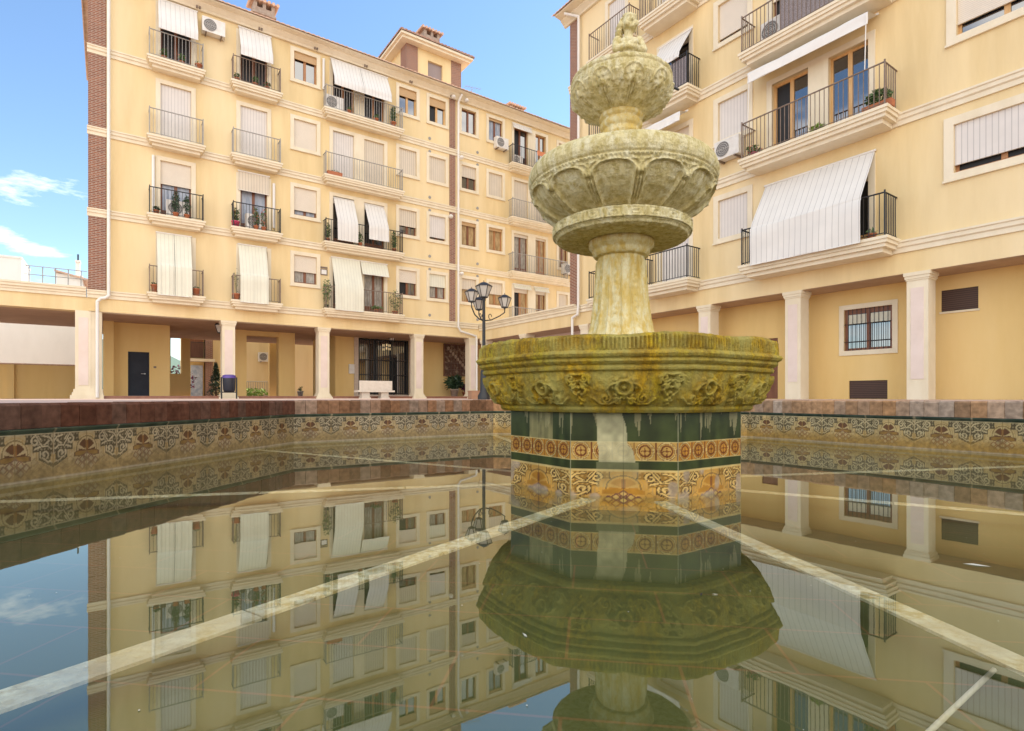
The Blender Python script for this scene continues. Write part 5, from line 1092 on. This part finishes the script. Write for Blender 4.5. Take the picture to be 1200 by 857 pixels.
# ground-floor plants beside the entrance
def GP(px, y, label, **k): return pot_plant(Lw(at_y(px, y), y, .06), label, group='potted plants on the ground', **k)
GP(532.5, 2.2, 'dark leaved potted plant on the arcade floor below the grille window', h=.75, r=.48, n=260, leaf='leaf_dark', pot='granite', pr=.24, ph=.42, size=.15, long=1.5)
GP(546, 2.2, 'smaller brown potted plant beside the dark leaved one', h=.45, r=.3, n=110, leaf='bougainvillea', pr=.22, ph=.26, size=.1)

# ============================================================ STREET FURNITURE
def lantern(parent, c, h=.42, w_=.17, name='lantern', hang=False):
    x, y, z = c; s = MB()
    def ring(r0, z0, r1, z1, n=6): s.lathe([(r0, z0), (r1, z1)], (x, y, z), n, 0, False)
    ring(.02, 0, w_*.55, .02); ring(w_*.55, .02, w_*.55, .045); ring(w_*1.12, h*.70, w_*1.12, h*.74); ring(w_*1.12, h*.74, w_*.5, h*.92); ring(w_*.5, h*.92, .02, h*.97); s.cyl((x, y, z+h*.9), (x, y, z+h*1.08), .014, .006, 6)
    for k in range(6):
        a = math.pi/3*k; s.cyl((x+w_*.52*math.cos(a), y+w_*.52*math.sin(a), z+.04), (x+w_*1.06*math.cos(a), y+w_*1.06*math.sin(a), z+h*.71), .009, .009, 4)
    o = s.build(name, 'iron', parent); MB().lathe([(w_*.5, .045), (w_*1.03, h*.70)], (x, y, z), 6, 0, False).build('lamp_glass', 'lamp_glass', o); return o
tz = 14.5; lx, lyy = (567-600)/F*tz, tz
SLm = thing('street_lamp', (lx, lyy, -.05), 0, 'black cast-iron street lamp with four lanterns behind the fountain', 'street lamp')
zq = lambda py: (466-py)/F*tz+.05
s = MB().lathe([(.16, 0), (.16, .1), (.10, .2), (.09, .7), (.06, .8), (.045, 1.0), (.038, zq(352))], (0, 0, 0), 12).cyl((0, 0, zq(352)), (0, 0, zq(349)), .05, .05); s.build('pole', 'iron', SLm)
lantern(SLm, (0, 0, zq(350)), .44, .20)
for ax, ay, py in ((-.30, -.25, 357), (.54, .12, 361), (-.15, .35, 362)):
    zb = zq(py); e_ = Vector((ax, ay, 0)); m0 = zb-.10
    pts = [(0, 0, zq(376)), (ax*.35, ay*.35, zq(374)-.02), (ax*.75, ay*.75, zq(370)), (ax, ay, zb-.10), (ax, ay, zb)]
    a_ = MB().tube(pts, .016, 6).tube([(ax*.3+.07*math.cos(t_*.7)*ax, ay*.3+.07*math.cos(t_*.7)*ay, zq(371)+.07*math.sin(t_*.7)) for t_ in range(8)], .010, 5)
    a_.build('arm', 'iron', SLm); lantern(SLm, (ax, ay, zb), .38, .16)
for px, py, y, lab in ((258, 391, 1.2, 'small wall lantern hanging beside the column near the waste bin'), (459, 400, 2.6, 'dark lantern hanging over the entrance gate')):
    xw = at_y(px, y); zz = Lz(px, py, -y); t_ = thing('hanging_lantern', Lw(xw, y, zz), 0, lab, 'lantern', 'lanterns hanging under the arcade'); lantern(t_, (0, 0, 0), .50, .21); MB().cyl((0, 0, .50), (0, 0, SOF-zz-.01), .01, .01, 5).build('hook', 'iron', t_)
# waste bin
bn = thing('waste_bin', Lw(Lx(268.5, .9), -.9, -.05), R(35), 'dark blue and purple waste bin on a frame before the second column', 'waste bin')
MB().lathe([(0, .28), (.19, .28), (.22, .36), (.235, .84)], n=20).build('bin_body', 'black_plastic', bn); MB().lathe([(.24, .82), (.245, .92), (.16, .96), (.15, .90)], n=20).build('rim', 'purple', bn)
s = MB()
for x in (-.27, .27): s.box(x-.025, x+.025, -.025, .025, 0, .86)
s.box(-.27, .27, -.02, .02, .24, .28); s.build('frame', 'iron', bn)
# bench
bc = thing('stone_bench', Lw(Lx(440, .8), -.8, -.05), R(35), 'white stone bench seen from behind in front of the entrance gate', 'bench')
bwid = (Lx(460, .8)-Lx(422, .8))/2
MB().box(-bwid, bwid, -.10, -.02, .36, .82).box(-bwid+.02, bwid-.02, -.11, -.101, .40, .78).build('backrest', 'stone_white', bc); MB().box(-bwid-.08, bwid+.12, -.12, .42, .30, .38).build('seat', 'stone_white', bc)
for x in (-bwid*.55, bwid*.62): MB().box(x-.2, x+.16, .0, .36, 0, .30).box(x-.22, x+.2, -.02, .38, .0, .07).build('leg', 'stone_white', bc)
# carton box by the corner
cb_ = thing('cardboard_box', (*[(562-600)/F*16.5, 16.5], -.05), R(20), 'brown cardboard box standing on the plaza left of the fountain bowl', 'box')
MB().box(-.30, .30, -.2, .2, 0, .22).build('carton', 'cardboard', cb_); MB().box(-.31, .31, -.21, .21, .221, .25).build('lid', 'cardboard', cb_)
# towel over the top-floor railing
tw2 = curtain(None, 0, .62, [(-.0, 0), (-.02, -.28)], 'orange_cloth', 'towel', bar=False); tw2.location = Lw(Lx(629, .48), -.53, SL['I', 3][1]+1.03); tw2.rotation_euler.z = R(35); tag(tw2, 'orange towel hung over the black top-floor railing', 'towel')
# TV aerials
for px, py, lab in ((553, 104, 'thin television aerial right of the roof tower'),):
    y = 2.5; ta = thing('tv_aerial', Lw(at_y(px, y), y, TOP+.3), R(35), lab, 'aerial'); h_ = Lz(px, py, -y)-TOP-.3
    MB().cyl((0, 0, 0), (0, 0, h_), .02, .02, 5).build('mast', 'iron_grey', ta); s = MB()
    s.cyl((-.5, 0, h_), (.6, 0, h_+.15), .012, .012, 4)
    for k in range(6): s.cyl((-.4+k*.18, -.2, h_+.02*k), (-.4+k*.18, .2, h_+.02*k), .008, .008, 4)
    s.build('antenna', 'iron_grey', ta)
# floating leaves and specks on the water
for i, (px, py, sz, lab) in enumerate(((1145, 663, .030, 'long pale feather floating on the right side of the pool'), (822, 697, .010, 'dark insect floating in front of the fountain'), (615, 745, .010, 'white petal floating left of the bowl reflection'), (838, 697, .007, 'tiny pale seed floating beside the dark insect'))):
    tt = .44*F/(py-466); o = MB(); 
    o.add([(-sz, 0, .0012), (-sz*.2, sz*.22, .003), (sz, .0, .0015), (-sz*.1, -sz*.2, .002)], [(0, 1, 2, 3)]); o.add([(-sz, 0, .0012), (-sz*.2, sz*.22, .0005), (sz, .0, .0015), (-sz*.1, -sz*.2, .0005)], [(0, 1, 2, 3)])
    o.build('floating_leaf' if i != 1 else 'floating_insect', 'leaf_dead' if i != 1 else 'dark', loc=((px-600)/F*tt, tt, -.44), rotz=-.5 if i == 0 else i, label=lab, cat='leaf' if i != 1 else 'insect')

# fine floating dust and pollen on the water
fd = MB(); r_ = random.Random(11)
for _ in range(420):
    x = r_.uniform(-2.2, 3.6); y = r_.uniform(.45, 5.2)**1.0
    if (x-FC.x)**2+(y-FC.y)**2 < .5: continue
    q = r_.uniform(.0008, .0020); a = r_.uniform(0, 3); fd.add([(x+q*math.cos(a+b_), y+q*math.sin(a+b_), -.4388) for b_ in (0, 1.3, 3.0, 4.6)], [(0, 1, 2, 3)])
fd.build('floating_dust', 'leaf_dead', label='scattered pale dust specks floating on the pool water', cat='debris', kind='stuff')
